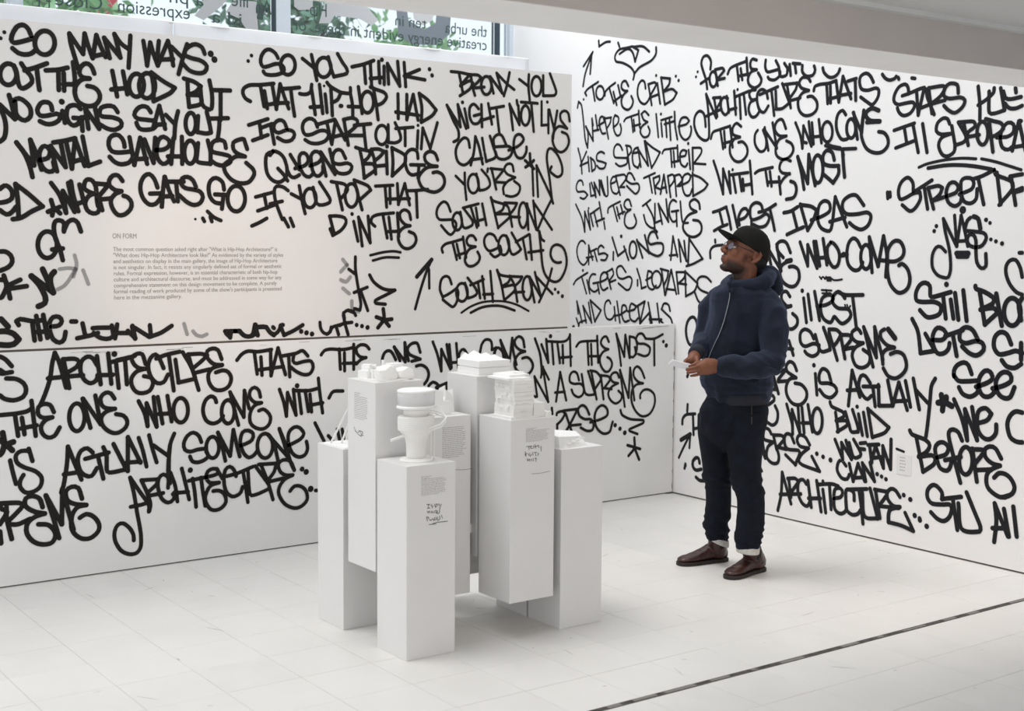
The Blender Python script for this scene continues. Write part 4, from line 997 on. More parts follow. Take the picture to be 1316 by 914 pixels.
def tagink(k, face, pts_groups, ox, oy, s, wdt=.0030):
    ink = Ink(); 
    for g in pts_groups.split('/'):
        P = []
        for t in g.split(';'):
            a, b = map(float, t.split()); q = face_hit(k, ox+a/s, oy+b/s, face); P.append(np.array([q[0] if face == '-Y' else q[1], q[2]]))
        if len(P) > 1:
            h = wdt/2; C_ = cr(P, d=.003)
            ink.k += 1; off = .0004+.0001*(ink.k % 9); b0 = len(ink.v)
            for i, p in enumerate(C_):
                t = C_[min(i+1, len(C_)-1)]-C_[max(i-1, 0)]; l = np.linalg.norm(t)+1e-9; nn = np.array([-t[1], t[0]])/l
                for d_ in (h, -h): ink.v.append((*(p+nn*d_), off)); ink.a.append(1)
            for i in range(len(C_)-1): ink.f.append((b0+2*i, b0+2*i+1, b0+2*i+3, b0+2*i+2))
    cv = (lambda u, v, o: (u, -S/2-o, v)) if face == '-Y' else (lambda u, v, o: (-S/2-o, u, v))
    me = bpy.data.meshes.new('hand_tag'); me.from_pydata([cv(*v) for v in ink.v], [], ink.f); me.update(); link('hand_tag', me, M['tagink'], ped[k])
def para(k, face, x0px, y0px, x1px, y1px, rows, head, m, seed):
    a = face_hit(k, x0px, y0px, face); b = face_hit(k, x1px, y0px, face); c = face_hit(k, x0px, y1px, face)
    wdt = abs(b[0]-a[0]) if face == '-Y' else abs(b[1]-a[1]); x0 = a[0] if face == '-Y' else -a[1]
    H = a[2]-c[2]; pitch = H/rows
    dashes(ped[k], face, x0, a[2]-pitch*.6, wdt, rows, pitch, m, seed, h=pitch*.36, plane=-S/2)
    if head: dashes(ped[k], face, x0, a[2]+pitch*1.3, wdt*.45, 2, pitch*1.1, m, seed+50, h=pitch*.42, plane=-S/2)
M['print3'] = mat('mid_grey_print', (.42, .405, .39), .8)
para('P3', '-Y', 541.5, 616, 574, 638, 12, True, M['print3'], 1)
para('P6', '-Y', 676, 553.5, 706, 569, 10, True, M['print3'], 2)
para('P4', '-Y', 568.5, 549.5, 599, 590, 17, False, M['print3'], 3)
para('P2', '-X', 455.5, 508, 473.5, 538, 13, True, M['print2'], 4)
tagink('P3', '-Y', '205 555;260 555;235 560;235 605;215 612;260 605/290 550;270 575;300 580;285 610/320 550;340 600/345 540;345 600/345 545;375 555;360 580/385 540;400 575/425 545;400 610;395 680/215 650;230 680;245 650;260 680/275 650;285 680;300 650/300 685;345 640;355 680;330 670/365 640;365 690;390 680/205 735;220 800/205 735;240 745;225 765/245 770;270 790;290 765/300 760;315 800/325 740;320 780;350 770;340 740/365 730;370 790;400 765/400 720;405 770/425 710;440 760/290 840;350 820;520 800/240 850;350 838', 530, 600, 11.43)
tagink('P6', '-Y', '130 390;215 385;170 390;170 440/200 380;190 410;225 415/235 370;240 420/255 355;270 420/250 390;300 380/300 360;320 410/345 380;345 460/110 460;125 530;110 500;140 490/155 490;170 520/180 480;185 530;210 500/220 470;230 520/240 480;280 470/265 480;270 530/290 480;310 500;290 520/140 560;150 600;170 570;180 605/195 570;210 600/225 560;235 600/250 560;285 565/270 565;270 610', 665, 540, 11.42)
tagink('P6', '-Y', '210 790;330 780;480 748', 665, 540, 11.42, .0016)
tagink('P4', '-Y', '195 750;170 770/190 800;270 800;330 790', 555, 480, 6.53*.99, .0016)
tagink('P2', '-X', '130 630;160 720/150 690;190 740;220 700;240 750/230 700;280 730;250 770;290 780/200 760;260 800', 445, 500, 13.05)
# ------------------------------------------------------------------ architectural models on the pedestals
def top(k): x, y, z0, z1, _ = spots[k]; return Vector((x+S/2, y+S/2, z1))
# P1: leaning card strips meeting at an apex
e = empty('card_strip_model', top('P1')); tag(e, 'white model of thin card strips leaning together, on the low far left pedestal', 'model')
apx = Vector((.055, -.03, .33))
for k, (x, y, w_, ang) in enumerate(((-.085, .055, .010, .2), (-.045, .03, .012, .5), (.0, .075, .010, .9), (.085, .05, .012, 1.6), (.09, -.075, .010, 2.2), (.02, -.09, .012, 2.8))):
    mb = MB(); b = Vector((x, y, .002)); d = (apx-b); t = Vector((math.cos(ang), math.sin(ang), 0)); n = d.normalized().cross(t).normalized()*.0012
    V = []
    for p, ww in ((b, w_), (b+d*.5, w_*.7), (apx, w_*.35)):
        for s1, s2 in ((-1, -1), (1, -1), (1, 1), (-1, 1)): V.append(p+t*ww*s1*.6+n*s2)
    mb.add(V, [(0, 1, 5, 4), (1, 2, 6, 5), (2, 3, 7, 6), (3, 0, 4, 7), (4, 5, 9, 8), (5, 6, 10, 9), (6, 7, 11, 10), (7, 4, 8, 11), (3, 2, 1, 0), (8, 9, 10, 11)])
    mb.build('strip', M['modelw'], e)
mb = MB(); mb.box((-.10, -.10, 0), (.10, .10, .003)); mb.build('base', M['modelw'], e)
# P2: wide low massing of crumpled blocks on a bowed base
e = empty('landscape_model', top('P2')); tag(e, 'wide low white model of crumpled rounded blocks, on the tall left pedestal', 'model')
mb = MB(); n = 28; pl = []
for i in range(n):
    a = 2*math.pi*i/n; r = .112*(1+.05*math.sin(3*a+1)); pl.append((r*math.cos(a)*1.02, r*math.sin(a)*1.02))
mb.prism(pl, 0, .007); mb.build('base', M['model'], e)
rb = random.Random(12)
def crumple(parent, name, c, r, seed, m, amp=.25, sq=1):
    bm = bmesh.new(); bmesh.ops.create_icosphere(bm, subdivisions=2, radius=1)
    for v in bm.verts:
        nn = noise.noise(Vector(v.co)*1.7+Vector((seed*3.1, seed, 0)))
        v.co *= 1+amp*nn
        if sq != 1: v.co = Vector([math.copysign(abs(q)**sq, q) for q in v.co])
        v.co = Vector((c[0]+v.co.x*r[0], c[1]+v.co.y*r[1], max(c[2]+v.co.z*r[2], .004)))
    me = bpy.data.meshes.new(name); bm.to_mesh(me); bm.free(); return link(name, me, m, parent)
crumple(e, 'lobe', (-.04, -.07, .02), (.052, .036, .048), 1, M['model'], .2, .8)
crumple(e, 'lobe', (.055, -.055, .018), (.05, .035, .038), 2, M['model'], .2, .8)
for k in range(20):
    a = rb.uniform(0, 6.28); rr = rb.uniform(.02, .10); x, y = rr*math.cos(a), rr*math.sin(a)+.02
    h = rb.uniform(.03, .062); sx, sy = rb.uniform(.014, .032), rb.uniform(.014, .03)
    mb = MB(); mb.box((x-sx, y-sy, .006), (x+sx, y+sy, h), rot=rb.uniform(0, 1.5)); mb.build('block', M['modelw'], e)
mb = MB(); mb.box((.004, .03, .006), (.014, .04, .078)); mb.build('spire', M['modelw'], e)
# P3: round tower
e = empty('tower_model', top('P3')); tag(e, 'tall translucent white tower model with round head and slanting arms, on the front pedestal', 'model'); e.scale = (.80, .80, .83)
def lathe(prof, n=28, cx=0, cy=0, sx=1, sy=1): return [[(cx+r*sx*math.cos(2*math.pi*k/n), cy+r*sy*math.sin(2*math.pi*k/n), z) for k in range(n)] for r, z in prof]
mb = MB(); mb.loft(lathe([(.088, 0), (.088, .004), (.080, .010), (.060, .014)])); mb.build('base', M['model'], e)
mb = MB(); mb.loft(lathe([(.055, .012), (.056, .03), (.058, .085), (.066, .115), (.095, .150), (.104, .155), (.104, .215), (.098, .225), (.06, .226)], sx=.95, sy=.8)); mb.build('shaft', M['model'], e)
ribm = MB()
for k in range(7): ribm.loft(lathe([(.1035, .158+k*.0095), (.1065, .161+k*.0095), (.1035, .164+k*.0095)], sx=.95, sy=.8), cap=False)
ribm.build('floor_bands', M['modelw'], e)
mb = MB(); mb.loft(lathe([(.066, .226), (.066, .27)], 24)); mb.build('drum', M['model'], e)
mb = MB(); mb.loft(lathe([(.098, .262), (.106, .265), (.107, .272), (.100, .278)], sx=1, sy=.85)); mb.build('ring', M['modelw'], e)
gm = bpy.data.materials.new('frosted_acrylic'); gm.use_nodes = True; t_ = gm.node_tree; b_ = t_.nodes['Principled BSDF']; b_.inputs['Base Color'].default_value = (.9, .9, .91, 1); b_.inputs['Roughness'].default_value = .25
tr_ = t_.nodes.new('ShaderNodeBsdfTransparent'); mx_ = t_.nodes.new('ShaderNodeMixShader'); mx_.inputs[0].default_value = .62
t_.links.new(tr_.outputs[0], mx_.inputs[1]); t_.links.new(b_.outputs[0], mx_.inputs[2]); t_.links.new(mx_.outputs[0], t_.nodes['Material Output'].inputs[0])
mb = MB(); mb.loft(lathe([(.100, .275), (.102, .345), (.096, .352)], sx=1, sy=.85, n=20)); mb.build('head', gm, e)
mb = MB(); mb.loft(lathe([(.103, .343), (.103, .352), (.090, .358), (.05, .360)], sx=1, sy=.85)); mb.build('cap', M['modelw'], e)
for a in (.4, 2.2, 3.9, 5.4):
    mb = MB(); mb.tube([(.075*math.cos(a), .062*math.sin(a), .27), (.075*math.cos(a), .062*math.sin(a), .348)], .007, 8); mb.build('column', M['model'], e)
mb = MB(); mb.box((-.155, -.01, .118), (-.03, .002, .130), tilt=('Y', -.22)); mb.build('fin', M['modelw'], e)
for dz in (0, .014):
    mb = MB(); P = [(.02, -.085, .150+dz), (.085, -.095, .168+dz), (.135, -.07, .190+dz), (.145, -.03, .208+dz), (.12, .02, .222+dz), (.085, .05, .226+dz)]
    V = []; F = []
    for x, y, z in P: V += [(x, y, z), (x*1.04, y*1.04, z), (x*1.04, y*1.04, z+.007), (x, y, z+.007)]
    for i in range(len(P)-1):
        for k in range(4): F.append((i*4+k, i*4+(k+1) % 4, (i+1)*4+(k+1) % 4, (i+1)*4+k))
    F += [(0, 1, 2, 3), (23, 22, 21, 20)]
    mb.add(V, F); mb.build('ramp', M['modelw'], e)
for x in (.075, .095):
    mb = MB(); mb.box((x, -.02, .0), (x+.006, -.014, .18)); mb.build('stilt', M['model'], e)
# P4: crown of jagged plates
e = empty('crown_model', top('P4')); tag(e, 'small white model of jagged upright plates behind the round tower', 'model')
rb = random.Random(31)
for k in range(15):
    a = 2*math.pi*k/15+rb.uniform(-.1, .1); r = rb.uniform(.055, .085); x, y = .035+r*math.cos(a), .02+r*math.sin(a); h = rb.uniform(.06, .115); w_ = rb.uniform(.02, .035)
    mb = MB(); V = [(-w_, -.003, 0), (w_, -.003, 0), (w_*rb.uniform(.3, 1.2), -.003, h*rb.uniform(.8, 1)), (-w_*rb.uniform(.2, 1), -.003, h)]
    V = V+[(p[0], .003, p[2]) for p in V]; R_ = Matrix.Rotation(a+1.57, 3, 'Z') @ Matrix.Rotation(rb.uniform(-.2, .2), 3, 'X')
    mb.add([R_ @ Vector(p)+Vector((x, y, .003)) for p in V], [(0, 1, 2, 3), (7, 6, 5, 4), (0, 4, 5, 1), (1, 5, 6, 2), (2, 6, 7, 3), (3, 7, 4, 0)]); mb.build('plate', M['modelw'], e)
mb = MB(); mb.box((-.07, -.07, 0), (.1, .1, .004)); mb.build('base', M['modelw'], e)
crumple(e, 'core', (.06, .0, .03), (.03, .03, .04), 5, M['model'], .3)
# P5: stepped block with peaked roofs
e = empty('block_model', top('P5')); tag(e, 'white stepped block model with small peaked roofs, on the tallest pedestal', 'model')
mb = MB(); mb.box((-.085, -.085, 0), (.085, .085, .030)); mb.build('podium', M['modelw'], e, bevel=.001)
mb = MB(); mb.box((-.080, -.080, .030), (.080, .080, .034)); mb.build('reveal', M['model'], e)
mb = MB(); mb.box((-.085, -.085, .034), (.085, .085, .062)); mb.build('storey', M['modelw'], e, bevel=.001)
def roof(parent, x0, y0, x1, y1, z, h, px=.5, py=.5):
    ax, ay = x0+(x1-x0)*px, y0+(y1-y0)*py; mb = MB()
    mb.add([(x0, y0, z), (x1, y0, z), (x1, y1, z), (x0, y1, z), (ax, ay, z+h)], [(3, 2, 1, 0), (0, 1, 4), (1, 2, 4), (2, 3, 4), (3, 0, 4)]); mb.build('roof', M['modelw'], parent)
roof(e, -.085, -.085, -.02, .085, .062, .020, .5, .2); roof(e, -.06, .0, .03, .085, .062, .038, .4, .5); roof(e, -.02, -.085, .085, -.01, .062, .014, .3, .5)
roof(e, .03, -.03, .085, .04, .062, .020, .4, .3); roof(e, .0, .03, .085, .085, .062, .024, .6, .5); roof(e, -.08, .02, -.03, .08, .062, .030, .3, .6)
# P6: tower block
e = empty('tower_block_model', top('P6')); tag(e, 'white tower block model with pitted side and low annex, on the front right pedestal', 'model')
bm_ = MB(); bm_.box((-.100, -.095, 0), (.048, .060, .008)); bm_.build('base', M['model'], e)
mb = MB(); rb = random.Random(8)
for k in range(9):      # stacked storeys, each a little out of line
    dx, dy = rb.uniform(-.003, .003), rb.uniform(-.003, .003)
    mb2 = MB(); mb2.box((-.082+dx, -.092+dy, .008+k*.0175), (.020+dx, .050+dy, .008+(k+1)*.0175-.0006)); mb2.build('storey', M['model'], e)
for k in range(14):
    z = rb.uniform(.03, .145); y = rb.uniform(-.075, .035); s_ = rb.uniform(.004, .009)
    mb2 = MB(); mb2.box((-.092, y-s_, z-s_*.7), (-.080, y+s_, z+s_*.7)); mb2.build('bay', M['modelw'], e)
for k in range(4):
    z = .03+.034*k
    mb2 = MB(); mb2.box((-.05+k*.012, -.0965, z), (-.02+k*.012, -.093, z+.002)); mb2.build('slot', M['ped'], e)
mb = MB(); mb.box((-.105, -.08, .1655), (.012, .075, .174)); mb.build('roof_slab', M['modelw'], e)
mb = MB(); mb.box((-.07, -.04, .174), (.034, .085, .184)); mb.build('upper_slab', M['modelw'], e)
mb = MB(); mb.box((-.02, -.0, .184), (.046, .07, .188)); mb.build('roof_slab', M['model'], e)
mb = MB(); mb.box((.026, -.085, .001), (.085, .03, .062)); mb.build('annex', M['model'], e)
mb = MB(); mb.add([(.026, -.08, .062), (.066, -.08, .062), (.03, .03, .062), (.03, -.05, .095)], [(0, 1, 3), (1, 2, 3), (2, 0, 3), (0, 2, 1)]); mb.build('gable', M['modelw'], e)
mb = MB(); mb.box((.085, -.105, .0), (.108, -.02, .022)); mb.build('step', M['model'], e)
mb = MB(); mb.box((-.112, -.112, 0), (-.09, .03, .012)); mb.build('step', M['modelw'], e)
# P7: low wedge with facets
e = empty('wedge_model', top('P7')); tag(e, 'low white wedge model with faceted sides, on the right-hand pedestal', 'model')
mb = MB()
V = [(-.11, -.095, .0), (.055, -.08, .0), (.075, .06, .0), (-.11, .09, .0), (-.11, -.085, .052), (.045, -.05, .040), (.085, .04, .048), (-.10, .10, .066), (-.02, .0, .058)]
mb.add(V, [(3, 2, 1, 0), (0, 1, 5, 4), (1, 2, 6, 5), (2, 3, 7, 6), (3, 0, 4, 7), (4, 5, 8), (5, 6, 8), (6, 7, 8), (7, 4, 8)]); mb.build('wedge', M['modelw'], e)
for k in range(4):
    mb = MB(); mb.box((-.06+k*.028, -.088+k*.004, .012+.006*k), (-.04+k*.028, -.070, .020+.006*k)); mb.build('facet', M['model'], e)
# ------------------------------------------------------------------ outside: trees, awning, building
def tree(label, x, y, z, r, mleaf, seed, n=1500, zt_=0):
    e = empty('street_tree', (x, y, zt_)); tag(e, label, 'tree', None)
    mb = MB(); mb.tube([(0, 0, 0), (.05, .1, z*.5), (-.05, 0, z)], [.16, .12, .06], 10); mb.tube([(0, .05, z*.6), (r*.5, .1, z+r*.3)], [.07, .03], 8); mb.tube([(0, .05, z*.65), (-r*.5, -.1, z+r*.25)], [.07, .03], 8); mb.build('trunk', M['bark'], e)
    rs = np.random.RandomState(seed); V = []; F = []
    cl = rs.normal(0, 1, (16, 3)); cl = cl/np.linalg.norm(cl, axis=1)[:, None]*r*.62
    for k in range(n):
        c = cl[rs.randint(16)]*(.6+.5*rs.rand())+rs.normal(0, .2*r, 3)+np.array([0, 0, z]); s_ = .05+.05*rs.rand(); a = rs.normal(0, 1, 3); a /= np.linalg.norm(a); b = np.cross(a, rs.normal(0, 1, 3)); b /= np.linalg.norm(b)
        i = len(V); V += [tuple(c-a*s_*1.3), tuple(c+b*s_*.6), tuple(c+a*s_*1.3), tuple(c-b*s_*.6)]; F.append((i, i+1, i+2, i+3))
    me = bpy.data.meshes.new('foliage'); me.from_pydata(V, [], F); me.update(); o = link('foliage', me, mleaf, e); o['kind'] = 'stuff'
tree('bright green street tree outside the left part of the window', 4.2, 14.2, 3.7, 1.2, M['leaf'], 1, 1700)
tree('dark green street tree outside behind the grey letters of the window', 7.4, 15.0, 3.9, 1.2, M['leaf2'], 2, 1500)
tree('green street tree outside nearest the right end of the window', 11.0, 18.0, 4.3, 1.2, M['leaf'], 3, 900)
tree('small street tree outside at the far left end of the window', 1.9, 11.9, 3.3, .7, M['leaf2'], 4, 900)
e = empty('awning', (3.9, 17.2, 3.0)); tag(e, 'red shop awning seen through the left part of the window', 'awning')
q0 = hit(128, 8, 1, 17.2); q1 = hit(151, 8, 1, 17.2)
mb = MB(); mb.box((q0[0]-3.9, 0, .5), (q1[0]-3.9, .12, 3.2)); mb.build('front', M['red'], e)
mb = MB(); mb.box((q1[0]-3.9-.05, -.05, -3.0), (q1[0]-3.9+.05, .05, .5)); mb.build('post', M['bldgwin'], e)
e = empty('far_building', (1, 26, 0)); tag(e, 'grey street building across the road beyond the window', 'building')
mb = MB(); mb.box((-6, 0, 0), (7.5, 4, 5.6)); mb.build('wall', M['bldg'], e)
for i in range(6):
    for j in range(2):
        mb = MB(); mb.box((-5.4+i*2.1, -.05, 1.2+j*2.2), (-4.1+i*2.1, .02, 2.7+j*2.2)); mb.build('window', M['bldgwin'], e)
g = wbox('trim_8', (-20, 8.7, -.14), (40, 60, -.08), mat('street_paving', (.45, .44, .43), .9))
# ------------------------------------------------------------------ the visitor
MC = np.array([4.92, 4.90, 0.0]); RT = np.array([.80965, -.58692, 0]); FW = np.array([.58692, .80965, 0])
def L(px, py, y=0.0):
    """pixel -> local point (x right, y away from camera, z up) on the upright plane y metres behind the man"""
    r = ray(px, py); t = ((MC+FW*y-CAM) @ FW)/(r @ FW); q = CAM+t*r-MC
    return Vector((float(q @ RT), float(y), float(q[2])))
PXM = 1/247.0
skin = mat('skin', (.185, .070, .038), .52, spec=.3, noise_s=40, noise_amt=.10, bump=.08, bump_s=260)
# beard shadow: a painted-on vertex colour
t_ = skin.node_tree; b_ = t_.nodes['Principled BSDF']; at_ = t_.nodes.new('ShaderNodeAttribute'); at_.attribute_name = 'beard'
mx_ = t_.nodes.new('ShaderNodeMix'); mx_.data_type = 'RGBA'; old = b_.inputs['Base Color'].links[0].from_socket
t_.links.new(at_.outputs['Fac'], mx_.inputs[0]); t_.links.new(old, mx_.inputs[6]); mx_.inputs[7].default_value = (.014, .009, .007, 1); t_.links.new(mx_.outputs[2], b_.inputs['Base Color'])
at2 = t_.nodes.new('ShaderNodeAttribute'); at2.attribute_name = 'lip'; mx2 = t_.nodes.new('ShaderNodeMix'); mx2.data_type = 'RGBA'
t_.links.new(at2.outputs['Fac'], mx2.inputs[0]); t_.links.new(mx_.outputs[2], mx2.inputs[6]); mx2.inputs[7].default_value = (.115, .045, .038, 1); t_.links.new(mx2.outputs[2], b_.inputs['Base Color'])
hood = mat('navy_jersey', (.0052, .0078, .018), .85, spec=.3, noise_s=14, noise_amt=.25, bump=.25, bump_s=500)
hood.node_tree.nodes['Principled BSDF'].inputs['Sheen Weight'].default_value = .24
hood.node_tree.nodes['Principled BSDF'].inputs['Sheen Tint'].default_value = (.35, .45, .75, 1)
ribm_ = mat('navy_rib', (.011, .013, .022), .9)
denim = mat('dark_denim', (.0035, .0048, .0095), .85, spec=.2, noise_s=18, col2=(.006, .0088, .018), bump=.3, bump_s=420)
cuffm = mat('pale_denim_cuff', (.52, .51, .48), .85, noise_s=60, noise_amt=.1)
boot = mat('brown_leather', (.030, .010, .008), .36, noise_s=22, col2=(.055, .020, .014), bump=.1, bump_s=90)
solem = mat('dark_sole', (.018, .013, .011), .7)
elas = mat('black_elastic', (.008, .007, .008), .85)
capm = mat('olive_black_cloth', (.008, .0075, .006), .9, spec=.2, bump=.2, bump_s=600)
hairm = mat('black_hair', (.006, .005, .005), .8, bump=.6, bump_s=300)
black = mat('black_plastic', (.01, .01, .012), .3)
zipm = mat('zip_metal', (.35, .38, .42), .35, metal=.6)
# head frame
SC = 1.09; PIT = math.radians(25); YAW = math.radians(16)
h_ = Vector((-math.cos(YAW), -math.sin(YAW), 0)); lft = Vector((math.sin(YAW), -math.cos(YAW), 0))
fwd = (h_*math.cos(PIT)+Vector((0, 0, 1))*math.sin(PIT)).normalized(); upv = fwd.cross(lft).normalized()
HM = Matrix((fwd, lft, upv)).transposed(); HO = L(957, 326.5, -.01)
def H(x, y, z): return HO+HM @ Vector((x, y, z))*SC
def hell(mb, c, r, seg=20, rot=None):
    mb.ell(H(*c), [q*SC for q in r], HM if rot is None else HM @ rot, seg=seg)
body = MB()
hell(body, (-.012, 0, .037), (.098, .077, .086)); hell(body, (.026, 0, -.022), (.066, .062, .088)); hell(body, (.018, 0, -.072), (.066, .054, .036)); hell(body, (.062, 0, -.100), (.027, .027, .017))
hell(body, (.050, 0, -.085), (.03, .035, .028))
hell(body, (.084, 0, .020), (.014, .050, .012)); hell(body, (.06, .036, -.022), (.026, .022, .026)); hell(body, (.06, -.036, -.022), (.026, .022, .026))
hell(body, (.080, 0, -.058), (.017, .030, .026))
body.tube([H(.086, 0, .012), H(.098, 0, -.006), H(.110, 0, -.022), H(.111, 0, -.027)], [.009*SC, .0095*SC, .0125*SC, .012*SC], 10)
hell(body, (.099, .014, -.031), (.012, .008, .009)); hell(body, (.099, -.014, -.031), (.012, .008, .009))
hell(body, (.090, 0, -.055), (.010, .023, .0070)); hell(body, (.0885, 0, -.0675), (.010, .020, .0075))
for s_ in (1, -1):
    rz = Matrix.Rotation(s_*.35, 3, 'Z')
    body.tube([H(-.014, s_*.074, .022), H(-.028, s_*.082, .026), H(-.040, s_*.086, .012), H(-.038, s_*.085, -.008), H(-.028, s_*.080, -.026), H(-.018, s_*.075, -.034)], [.006*SC, .0065*SC, .0068*SC, .0068*SC, .0075*SC, .0075*SC], 8)
    hell(body, (-.024, s_*.075, -.002), (.015, .006, .028), rot=rz); hell(body, (-.012, s_*.076, -.006), (.006, .006, .009))
# neck, trunk and limbs under the clothes: one continuous surface
nb = L(962, 372, .0)
body.tube([H(-.018, 0, -.03), (H(-.018, 0, -.075)+nb)/2+Vector((-.004, 0, 0)), nb, L(960, 385, 0)], [.066, .062, .068, .075], 16)
def ringz(c, a, b, ang=0, n=24, tiltx=0):
    ca, sa = math.cos(ang), math.sin(ang); out = []
    for k in range(n):
        t = 2*math.pi*k/n; x = a*math.cos(t); y = b*math.sin(t); out.append(Vector((c[0]+x*ca-y*sa, c[1]+x*sa+y*ca, c[2]+tiltx*(x*ca-y*sa))))
    return out
TA = math.radians(-40)      # shoulders run from front-left of the picture to back-right
def trunk(mb, rows, k=1.0):
    mb.loft([ringz(L(cx, py, y), hw*PXM*k, hd*k, 0) for cx, py, y, hw, hd in rows])
trunk(body, [(957, 366, 0, 20, .07), (957, 378, 0, 34, .10), (956, 400, 0, 36, .11), (952, 440, 0, 34, .10), (948, 480, 0, 34, .10), (943, 520, 0, 36, .11), (940, 548, 0, 30, .10)])
RS, RE, RWr = L(921, 386, .09), L(906, 432, .05), L(893, 456, -.13)
LS, LE, LWr = L(991, 392, -.10), L(995, 464, -.16), L(925, 470.5, -.235)
body.tube([RS, RE, RWr], [.048, .042, .027], 12); body.tube([LS, LE, LWr], [.050, .043, .029], 12)
RH, RK, RA = L(920, 535, .06), L(921, 622, .08), L(923, 700, .13)
LH, LK, LA = L(960, 538, -.06), L(960, 625, -.10), L(962, 708, -.12)
RC, LC = RK.lerp(RA, .72), LK.lerp(LA, .72)
body.tube([RH, RK, RC, RC.lerp(RA, .6)], [.078, .052, .034, .016], 14); body.tube([LH, LK, LC, LC.lerp(LA, .6)], [.082, .054, .034, .016], 14)
def hitL(px, py):
    q = hit(px, py, 2, 0)-MC; return Vector((float(q @ RT), float(q @ FW), 0))
feet = []
for toe, heel, ank in ((hitL(871, 727), hitL(936, 720), RA), (hitL(934, 745), hitL(974, 734), LA)):
    d = (toe-heel); d.z = 0; d = d.normalized(); feet.append((toe, heel, d, ank))
    mid = heel+d*.10+Vector((0, 0, .05)); body.tube([ank.lerp(RK if ank is RA else LK, .12), ank*.5+(heel+d*.06+Vector((0, 0, .055)))*.5, heel+d*.09+Vector((0, 0, .055)), heel+d*.15+Vector((0, 0, .040)), heel+d*.20+Vector((0, 0, .036))], [.014, .012, .012, .012, .010], 12)
# left hand: palm edge-on, fingers reaching left under the phone
def V3(px, py, y): return L(px, py, y)
body.tube([LWr, V3(916, 471, -.245), V3(906, 472.5, -.262), V3(902, 473.5, -.27)], [.030, .037, .039, .033], 14, flat=((.25, 1, .1), .55))
for (kx, ky, kk), (mx, my, mk), (tx, ty, tk), r in (((905, 464.5, -.252), (894.5, 467.5, -.270), (886, 471.0, -.262), .0086), ((903.5, 469.3, -.268), (892, 472.5, -.296), (882.5, 475.0, -.290), .0088),
                          ((903.5, 474.4, -.27), (892.5, 477.6, -.300), (883.5, 479.2, -.296), .0086), ((905, 479.2, -.260), (896, 481.8, -.285), (888, 483.2, -.282), .0077)):
    body.tube([V3(kx, ky, kk), V3((kx+mx)/2, (ky+my)/2-.3, (kk+mk)/2-.002), V3(mx, my, mk), V3((mx+tx)/2, (my+ty)/2, (mk+tk)/2-.003), V3(tx, ty, tk)], [r*1.1, r*1.02, r*1.06, r, r*.84], 10)
body.tube([V3(918, 465, -.24), V3(908, 463.5, -.235), V3(899, 466.5, -.232), V3(892, 469.0, -.232)], [.016, .0135, .0115, .0095], 10)
# right hand: comes down over the far edge of the phone
body.tube([RWr, V3(892, 460, -.150), V3(889.5, 463, -.168)], [.028, .034, .028], 14, flat=((.2, .6, .6), .6))
for (kx, ky, kk), (mx, my, mk), (tx, ty, tk), r in (((885.5, 461, -.165), (880.5, 464.5, -.185), (879, 469, -.20), .0095), ((888, 463.5, -.16), (883.5, 468, -.18), (883, 472, -.20), .0095),
                          ((891, 465, -.15), (888.5, 470, -.17), (888, 474, -.19), .0090), ((894, 465, -.14), (893, 470.5, -.155), (892, 474.5, -.175), .0080)):
    body.tube([V3(kx, ky, kk), V3((kx+mx)/2, (ky+my)/2-.3, (kk+mk)/2-.002), V3(mx, my, mk), V3((mx+tx)/2, (my+ty)/2, (mk+tk)/2), V3(tx, ty, tk)], [r*1.12, r*1.08, r*1.05, r, r*.86], 10)
body.tube([V3(893.5, 457.5, -.155), V3(896, 461, -.185), V3(896.5, 465, -.205), V3(893, 468.0, -.222)], [.0145, .0125, .0110, .0092], 10)
person = voxel(body, 'person', .0031, skin, smooth=1)
person.location = MC; person.rotation_euler = (0, 0, math.atan2(RT[1], RT[0]))
tag(person, 'standing man in black cap, glasses, navy hoodie and dark jeans, holding a phone, looking up', 'person')
me = person.data; n = len(me.vertices); co = np.empty(n*3); me.vertices.foreach_get('co', co); co = co.reshape(-1, 3)
hc = (co-np.array(HO)) @ np.array(HM)/SC      # head coordinates
def sm(x, a, b): t = np.clip((x-a)/(b-a), 0, 1); return t*t*(3-2*t)
X_, Y_, Z_ = hc[:, 0], hc[:, 1], hc[:, 2]
inh = (np.linalg.norm(hc, axis=1) < .16)
jaw = sm(-Z_, .048, .075)*sm(X_, -.045, .0)*(1-sm(X_, .07, .082)*(1-sm(-Z_, .078, .09)))
side = sm(np.abs(Y_), .052, .062)*sm(X_, -.02, 0)*(1-sm(X_, .015, .04))*sm(-Z_, -.01, .03)
mous = sm(X_, .085, .092)*sm(-Z_, .041, .044)*(1-sm(-Z_, .047, .051))*(1-sm(np.abs(Y_), .020, .026))*.6
beard = np.clip(np.maximum.reduce([jaw*.9, side*.75, mous]), 0, 1)*inh
lip = (sm(X_, .088, .094)*sm(-Z_, .049, .052)*(1-sm(-Z_, .072, .076))*(1-sm(np.abs(Y_), .019, .024)))*inh
brow = sm(X_, .075, .085)*sm(Z_, .016, .020)*(1-sm(Z_, .028, .033))*sm(np.abs(Y_), .008, .012)*inh
for nm_, arr in (('beard', np.maximum(beard, brow*.85)*(1-lip)), ('lip', lip)):
    at = me.attributes.new(nm_, 'FLOAT', 'POINT'); at.data.foreach_set('value', arr.astype(np.float32))
def part(mb, name, m, **k): return mb.build(name, m, person, **k)
# eyes
for s_ in (1, -1):
    mb = MB(); hell(mb, (.0745, s_*.031, .001), (.0125, .0135, .0105)); part(mb, 'eye', mat('eye_white', (.6, .58, .55), .2))
    mb = MB(); hell(mb, (.0835, s_*.0315, .002), (.0045, .0058, .0058)); part(mb, 'iris', black)
    mb = MB(); hell(mb, (.074, s_*.031, .006), (.0145, .0165, .0085)); part(mb, 'eyelid', skin)
